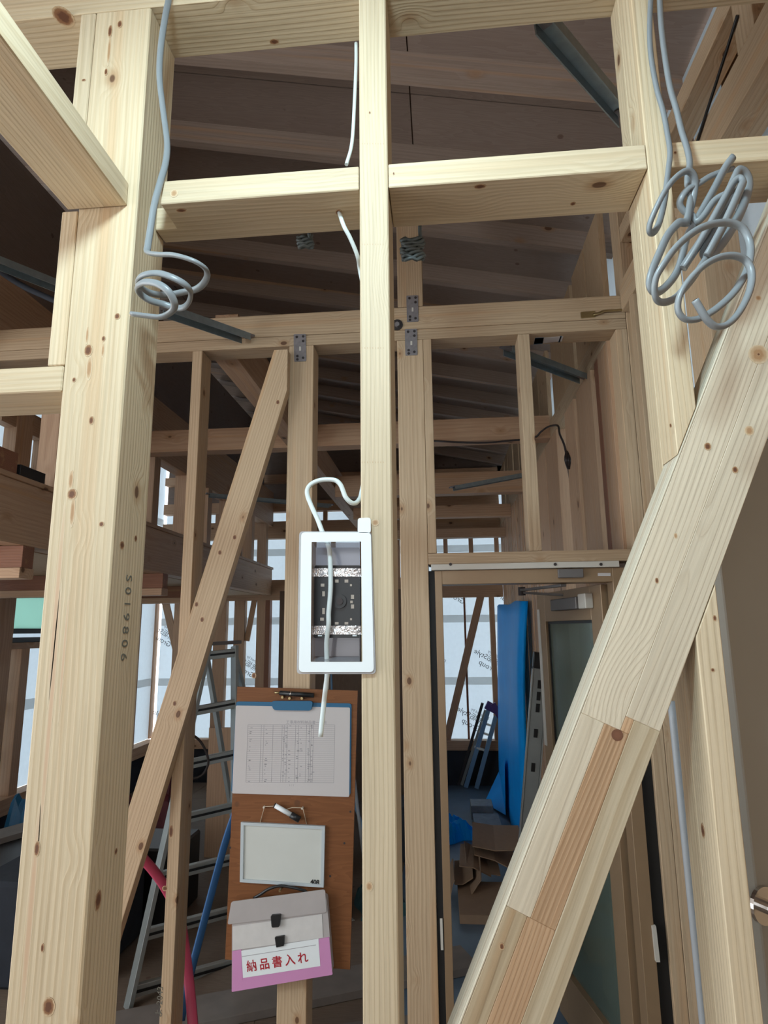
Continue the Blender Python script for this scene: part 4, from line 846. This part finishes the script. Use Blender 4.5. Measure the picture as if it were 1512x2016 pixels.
slab('paper_label', q4(LQ, yt - 0.0013), yt - 0.0013, yt - 0.0002, 'white_plastic', dcs)
rl = []
ex = (at(612, 1886, yt) - at(488, 1906, yt)); 
text('lettering', '納品書入れ', at(486, 1912, yt - 0.0017), ex, (0, 0, 1), 0.0375, 'red_ink', dcs, depth=0.0003, spacing=1.42, bold=0.0005)
slab('label_line', q4([(476, 1883), (622, 1860), (622, 1861), (476, 1884)], yt - 0.0016), yt - 0.0017, yt - 0.0012, 'line', dcs)
slab('clasp', rounded(q4([(533, 1802), (553, 1800), (550, 1825), (535, 1826)], yc - 0.012), 0.006), yc - 0.014, yc - 0.004, 'black', dcs)
slab('clasp_base', rounded(q4([(541, 1845), (560, 1842), (559, 1862), (544, 1865)], yc - 0.008), 0.003), yc - 0.010, yc - 0.0015, 'black', dcs)
tube('handle', pix([(500, 1768, yc + .012), (514, 1760, yc + .004), (530, 1750, yc), (553, 1744, yc), (578, 1748, yc), (598, 1753, yc + .006), (604, 1757, yc + .012)]), 0.005, 'black', dcs, per=4, seg=8)
disc('hook', at(556, 1745, YN), (0, -1, 0), 0.004, 0.004, 0.04, 'brass', nb, seg=8)

# ------------------------------------------------------------------ side room clutter
YL = 3.2
sl_ = empty('stepladder', (-1.5, 3.3, FL), 'aluminium stepladder standing behind the thin stud and notice board', 'stepladder')
rd = Vector((0.63, 0.78, 0)).normalized()
def lad(px, py, s): # plane through left foot containing rung direction and leaning back a little
    o0 = Vector((-1.56, 3.02, FL)); nrm = rd.cross(Vector((-0.10, 0.20, 1.0)).normalized()).normalized(); d = ray(px, py); return d * (o0.dot(nrm) / d.dot(nrm))
LEFT = [(408, 1283), (252, 1985)]; RIGHT = [(462, 1278), (462, 1905)]
lp = lambda y: LEFT[0][0] + (LEFT[1][0] - LEFT[0][0]) * (y - LEFT[0][1]) / (LEFT[1][1] - LEFT[0][1])
rp = lambda y: RIGHT[0][0] + (RIGHT[1][0] - RIGHT[0][0]) * (y - RIGHT[0][1]) / (RIGHT[1][1] - RIGHT[0][1])
bar('rail', lad(lp(1272), 1272, 0), lad(lp(2010), 2010, 0), 0.055, 0.022, 'alu_dull', sl_, up=tuple(rd)); bar('rail', lad(rp(1272), 1272, 0), lad(rp(1905), 1905, 0), 0.055, 0.022, 'alu_dull', sl_, up=tuple(rd))
for yl, yr in ((1291, 1285), (1400, 1385), (1507, 1485), (1618, 1588), (1728, 1690), (1840, 1792), (1952, 1895)):
    A = lad(lp(yl), yl, 0); B = lad(rp(yr), yr, 0)
    rg = bar('rung', A, B, 0.030, 0.050, 'alu', sl_, up=(0, 0, 1), bevel=0.002)
    bar('tread_groove', A + Vector((0.012, -0.0165, 0.002)), B + Vector((0.012, -0.0165, 0.002)), 0.003, 0.012, 'black', sl_, up=(0, 0, 1), bevel=0)
A = lad(lp(1272), 1272, 0); bar('top_cap', A + Vector((-.02, 0, 0.012)), lad(rp(1268), 1268, 0) + Vector((.02, .02, 0.012)), 0.07, 0.02, 'closer', sl_, up=(0, 0, 1))
for fx in (0.0, 1.0):
    A = lad(lp(1290), 1290, 0) * (1 - fx) + lad(rp(1290), 1290, 0) * fx; foot = A + Vector((0.30 if fx else 0.10, 0.42 if fx else 0.60, 0)); foot.z = FL + 0.012
    bar('rear_leg', A, foot, 0.045, 0.020, 'alu_dull', sl_, up=tuple(rd))
tag(tube('pink_ribbon', pix([(262, 1662, 2.6), (282, 1690, 2.62), (304, 1716, 2.64), (326, 1748, 2.66), (352, 1800, 2.68), (362, 1850, 2.66), (368, 1895, 2.62), (374, 1950, 2.56), (381, 2030, 2.5)]), 0.019, 'pink', rb=0.006, per=5, seg=8), 'bright pink ribbon curving past the thin stud to the floor', 'ribbon')
tag(tube('blue_strap', pix([(470, 1580, 2.9), (446, 1650, 2.88), (428, 1715, 2.86), (408, 1790, 2.84), (390, 1860, 2.8), (372, 1930, 2.76), (356, 2010, 2.72)]), 0.018, 'blue_strap', rb=0.006, per=5, seg=8), 'blue strap slanting down beside the notice board', 'strap')
random.seed(21)
def crumple(name, cx, cy, sx, sy, h, mat, lab, cat, nx=14, ny=12, rot=0.3, base=FL, sharp=1.0):
    V, Fc = [], []; ph = [random.uniform(0, 6.3) for _ in range(8)]
    for i in range(nx + 1):
        for j in range(ny + 1):
            u, v = i / nx * 2 - 1, j / ny * 2 - 1
            e_ = max(0.0, 1 - max(abs(u), abs(v)) ** 3)
            z = h * e_ * (0.62 + 0.25 * math.sin(3.1 * u + ph[0] + 2 * v) + 0.2 * math.sin(5.3 * v * sharp + ph[1] - u) + 0.16 * math.sin(7.7 * u * sharp + ph[2] + 4 * v)) + random.uniform(0, 0.05) * h * e_
            x = u * sx * (1 + 0.08 * math.sin(4 * v + ph[3])); y = v * sy * (1 + 0.08 * math.sin(4 * u + ph[4]))
            V.append((cx + x * math.cos(rot) - y * math.sin(rot), cy + x * math.sin(rot) + y * math.cos(rot), base + 0.004 + max(0, z)))
    for i in range(nx):
        for j in range(ny):
            a_ = i * (ny + 1) + j; Fc.append((a_, a_ + ny + 1, a_ + ny + 2, a_ + 1))
    n0 = len(V); V2 = [(x, y, base + 0.001) for x, y, z in V]
    per = [i * (ny + 1) for i in range(nx + 1)] + [nx * (ny + 1) + j for j in range(1, ny + 1)] + [i * (ny + 1) + ny for i in range(nx - 1, -1, -1)] + [j for j in range(ny - 1, 0, -1)]
    rim = {}
    for p in per: rim[p] = len(V); V.append(V2[p])
    for k in range(len(per)): a_, b_ = per[k], per[(k + 1) % len(per)]; Fc.append((a_, b_, rim[b_], rim[a_]))
    Fc.append(tuple(rim[p] for p in per))
    return tag(put(name, V, Fc, mat, None, smooth=False), lab, cat)
crumple('vinyl_sheet', -1.02, 4.70, 0.26, 0.22, 0.60, 'grey_vinyl', 'crumpled grey vinyl heap behind the stepladder rungs', 'sheet', rot=0.5)
crumple('vinyl_sheet', -0.80, 4.05, 0.15, 0.18, 0.42, 'pale_vinyl', 'pale folded vinyl heap between blue strap and notice board', 'sheet', rot=0.9)
crumple('dark_bag', -1.22, 4.12, 0.13, 0.13, 0.42, 'dark_navy', 'bulging black bag on the floor right behind the stepladder', 'bag')
crumple('dark_bag', -2.45, 5.3, 0.28, 0.28, 0.6, 'red_dark', 'dark red bag in the gloom beyond the stepladder', 'bag')
crumple('dark_bag', -0.42, 4.25, 0.15, 0.15, 0.17, 'teal', 'teal bag on the floor below the notice board corner', 'bag')
o = tag(box('black_crate', -2.0, -1.62, 3.9, 4.3, FL, FL + 0.42, 'black', None, bevel=0.012), 'black crate behind the stepladder and honey brace', 'crate')
o = tag(box('black_crate', -2.4, -1.75, 3.2, 3.8, FL, FL + 0.48, 'dark_navy', None, bevel=0.02), 'low black crate on the floor under the honey brace', 'crate')
o = tag(bar('plank', (-1.9, 2.72, FL + 0.02), (0.1, 3.62, FL + 0.02), 0.22, 0.035, 'plank', up=(0, 0, 1)), 'grey weathered plank lying on the floor under the notice board', 'plank', 'planks on the side room floor')
o = tag(bar('plank', (-1.5, 2.56, FL + 0.06), (0.2, 3.12, FL + 0.02), 0.16, 0.03, 'plank', up=(0, 0, 1)), 'darker plank lying in front of the grey weathered plank', 'plank', 'planks on the side room floor')
for k, (x0, x1, mtn, lab) in enumerate(((-1.86, -1.56, 'far_fir', 'board standing behind the upper stepladder rungs'), (-1.53, -1.50, 'pvc', 'pale pipe standing among boards behind the stepladder'), (-1.47, -1.20, 'far_fir', 'wide board standing behind the stepladder beside the notice board'))):
    o = tag(box('standing_board', x0, x1, 5.02, 5.045, FL, -0.75, mtn, None, 'Z'), lab, 'board')
for k, (a_, b_, lab) in enumerate((((696, 1525), (720, 1720), 'pale pole leaning in the dark beside the notice board'), ((694, 1570), (716, 1735), 'bluish pole leaning in the dark beside the notice board'))):
    o = tag(tube('pole', [at(*a_, 4.9), Vector((at(*a_, 4.9).x + 0.10 + 0.10 * k, 4.80 - 0.02 * k, FL))], 0.012, 'pvc' if k == 0 else 'sky_blue', straight=True), lab, 'pole', 'poles beside the notice board')
o = tag(box('steel_box', -0.62, -0.2, 5.0, 5.4, FL, FL + 0.38, 'dark_navy', None, bevel=0.01), 'dark box on the floor behind the notice board', 'box')
for k in range(3):
    p = at(638 + 6 * k, 1345, 5.2); o = tag(tube('pole', [Vector((p.x + 0.02 * k, p.y, FL)), p + Vector((0, 0.05, 0.12 - 0.04 * (k % 2)))], 0.008, 'sky_blue' if k != 1 else 'trim_white', straight=True, seg=8), ('blue slim rod', 'white slim rod', 'second blue slim rod')[k] + ' rising behind the top of the notice board', 'rod', 'rods behind the notice board')
crumple('dark_bag', -3.05, 4.7, 0.22, 0.25, 0.55, 'clip_blue', 'dark blue bag under the small green window', 'bag', rot=0.1)
o = tag(bar('plank', (-3.2, 3.3, FL + 0.42), (-2.5, 4.9, FL + 0.42), 0.2, 0.035, 'plank', up=(0, 0, 1)), 'plank across the dark floor under the small green window', 'plank', 'planks on the side room floor')
o = tag(box('black_crate', -2.95, -2.5, 3.2, 4.4, FL, FL + 0.40, 'black', None, bevel=0.02), 'black crate carrying the plank under the green window', 'crate')

# ------------------------------------------------------------------ corridor
bs = empty('blue_sheet', (0.6, 6.2, FL), 'tall panel wrapped in bright blue sheet leaning on the corridor studs', 'sheet')
T0 = at(979, 1193, 6.75); T1 = at(1033, 1181, 5.05); Bt0 = atz(985, 1568, FL + 0.01); Bt1 = Vector((0.56, 5.25, FL + 0.01))
nu, nv = 8, 16; V, Fc = [], []
for j in range(nv + 1):
    for i in range(nu + 1):
        u, v = i / nu, j / nv
        p = (T0 * (1 - u) + T1 * u) * (1 - v) + (Bt0 * (1 - u) + Bt1 * u) * v
        p = p + Vector((-0.012 * math.sin(9 * u + 2 * v) - 0.02 * math.sin(5.0 * v) * u, 0, 0.01 * math.sin(11 * u) * (1 - v)))
        V.append(p)
for j in range(nv):
    for i in range(nu): a_ = j * (nu + 1) + i; Fc.append((a_, a_ + 1, a_ + nu + 2, a_ + nu + 1))
nV = len(V); V += [p + Vector((0.03, 0, 0)) for p in V]
Fc += [tuple(nV + k for k in f[::-1]) for f in Fc]
per = list(range(nu + 1)) + [(j + 1) * (nu + 1) - 1 for j in range(1, nv + 1)] + [nv * (nu + 1) + i for i in range(nu - 1, -1, -1)] + [j * (nu + 1) for j in range(nv - 1, 0, -1)]
for k in range(len(per)): a_, b_ = per[k], per[(k + 1) % len(per)]; Fc.append((a_, b_, nV + b_, nV + a_))
put('wrapped_panel', V, Fc, 'blue_sheet', bs, smooth=True)
put('loose_fold', [Bt0 + Vector((0, 0, .25)), Bt0 + Vector((-.18, -.25, 0)), Bt0 * .55 + Bt1 * .45 + Vector((-.02, 0, .02)), Bt0 * .6 + Bt1 * .4 + Vector((0, 0, .5))], [(0, 1, 2), (0, 2, 3)], 'blue_sheet', bs)
crumple('blue_tarp', atz(888, 1640, FL).x + 0.0, atz(888, 1640, FL).y, 0.19, 0.24, 0.17, 'blue_sheet', 'crumpled blue tarp on the corridor floor beside printed cartons', 'tarp', rot=0.5, sharp=1.3)
pcn = 'flat cartons on the corridor floor'
q_ = atz(965, 1640, FL)
o = tag(box('flat_carton', q_.x - 0.13, q_.x + 0.10, q_.y - 0.10, q_.y + 0.32, FL, FL + 0.07, 'carton_print', None, bevel=0.004), 'grey printed flat carton lying beside the crumpled blue tarp', 'carton', pcn)
o = tag(box('flat_carton', q_.x - 0.14, q_.x + 0.06, q_.y + 0.36, q_.y + 0.60, FL, FL + 0.12, 'carton_print', None, bevel=0.004), 'smaller grey carton behind the printed flat carton', 'carton', pcn)
random.seed(5)
labs = ['topmost cardboard sheet of the slumped stack, lying almost flat', 'second cardboard sheet down, drooping over the stack', 'cardboard sheet with a pale folded edge below the drooping one', 'cardboard sheet hanging out over the dark gap of the stack', 'bent cardboard sheet at the middle of the slumped stack', 'torn cardboard sheet with a white edge low in the stack', 'lowest upright cardboard sheet against the stack foot', 'flat cardboard sheet forming the base of the stack']
for k, (px, py, ang, wd, dep, yy_) in enumerate(((930, 1667, -4, .34, .40, 4.62), (934, 1684, -24, .33, .36, 4.58), (918, 1702, -42, .30, .34, 4.52), (904, 1706, -50, .32, .38, 4.47), (895, 1742, -62, .26, .32, 4.42), (888, 1764, -80, .16, .34, 4.36), (896, 1800, -30, .20, .36, 4.34))):
    tip = at(px, py, yy_); a2 = math.radians(ang); e_ = Vector((math.cos(a2), 0.05, math.sin(a2)))
    if tip.z + e_.z * wd < FL + 0.07: e_ = Vector((e_.x, e_.y, (FL + 0.07 + 0.01 * k - tip.z) / wd))
    sk = Vector((0.05 - 0.03 * (k % 3), 1, 0.10 - 0.06 * (k % 2))).normalized() * dep
    mid = tip + e_ * wd * 0.45 + Vector((0, 0, 0.018 * (1 if k % 2 else -1)))
    P_ = [tip, mid, tip + e_ * wd, tip + e_ * wd + sk, mid + sk * 1.04, tip + sk]
    th = Vector((-e_.z, 0, e_.x)).normalized() * 0.006
    V = P_ + [p + th for p in P_]
    Fc = [(0, 1, 4, 5), (1, 2, 3, 4), (6, 11, 10, 7), (7, 10, 9, 8)] + [(i, (i + 1) % 6, 6 + (i + 1) % 6, 6 + i) for i in range(6)]
    tag(put('cardboard_sheet', V, Fc, 'cardboard'), labs[k], 'cardboard', 'slumped cardboard stack in the corridor')
o = tag(box('cardboard_sheet', 0.06, 0.55, 4.05, 4.55, FL, FL + 0.05, 'cardboard'), labs[7], 'cardboard', 'slumped cardboard stack in the corridor')
ap = empty('aluminium_plank', (0.55, 4.6, FL), 'aluminium scaffold plank leaning upright, black end cap on top', 'scaffold plank')
tpt = atx(1065, 1296, 0.60); bpt = Vector((0.42, tpt.y + 0.15, FL + 0.01)); dd = (tpt - bpt).normalized()
bar('rail', bpt, tpt - dd * 0.06, 0.085, 0.04, 'alu_dull', ap, up=(0, 1, 0), bevel=0.004); bar('end_cap', tpt - dd * 0.06, tpt + dd * 0.035, 0.095, 0.05, 'black', ap, up=(0, 1, 0), bevel=0.006)
for k, s in enumerate((0.13, 0.20, 0.27, 0.42, 0.62)): bar('slot', tpt - dd * (s + 0.05) + Vector((0, -0.0225, 0)), tpt - dd * s + Vector((0, -0.0225, 0)), 0.022, 0.006, 'black', ap, up=(0, 1, 0), bevel=0)
bar('channel_lip', bpt + Vector((-0.046, -0.01, 0)), tpt - dd * 0.06 + Vector((-0.046, -0.01, 0)), 0.008, 0.03, 'alu', ap, up=(0, 1, 0), bevel=0); bar('channel_lip', bpt + Vector((0.046, -0.01, 0)), tpt - dd * 0.06 + Vector((0.046, -0.01, 0)), 0.008, 0.03, 'alu', ap, up=(0, 1, 0), bevel=0)
ld = empty('folding_ladder', (0.25, 7.2, FL), 'small folded blue ladder with purple hinges against the housewrap wall', 'ladder')
for a_, b_, mt2, yy2 in (((950, 1384), (903, 1545), 'nail', 7.26), ((962, 1396), (917, 1550), 'sky_blue', 7.18), ((976, 1410), (938, 1552), 'sky_blue', 7.18), ((956, 1398), (909, 1545), 'alu_dull', 7.24)):
    bar('rail', at(*a_, yy2), atz(b_[0], b_[1], FL + 0.01), 0.045 if mt2 == 'sky_blue' else 0.03, 0.03, mt2, ld)
bar('hinge', at(957, 1387, 7.16), at(982, 1400, 7.16), 0.09, 0.05, 'purple', ld); bar('hinge', at(970, 1385, 7.13), at(984, 1412, 7.13), 0.06, 0.05, 'purple', ld)
for y in (1422, 1440, 1470): bar('rung', at(948 - (y - 1422) * .3, y, 7.21), at(968 - (y - 1422) * .3, y + 7, 7.19), 0.03, 0.02, 'alu', ld, up=(0, 0, 1))
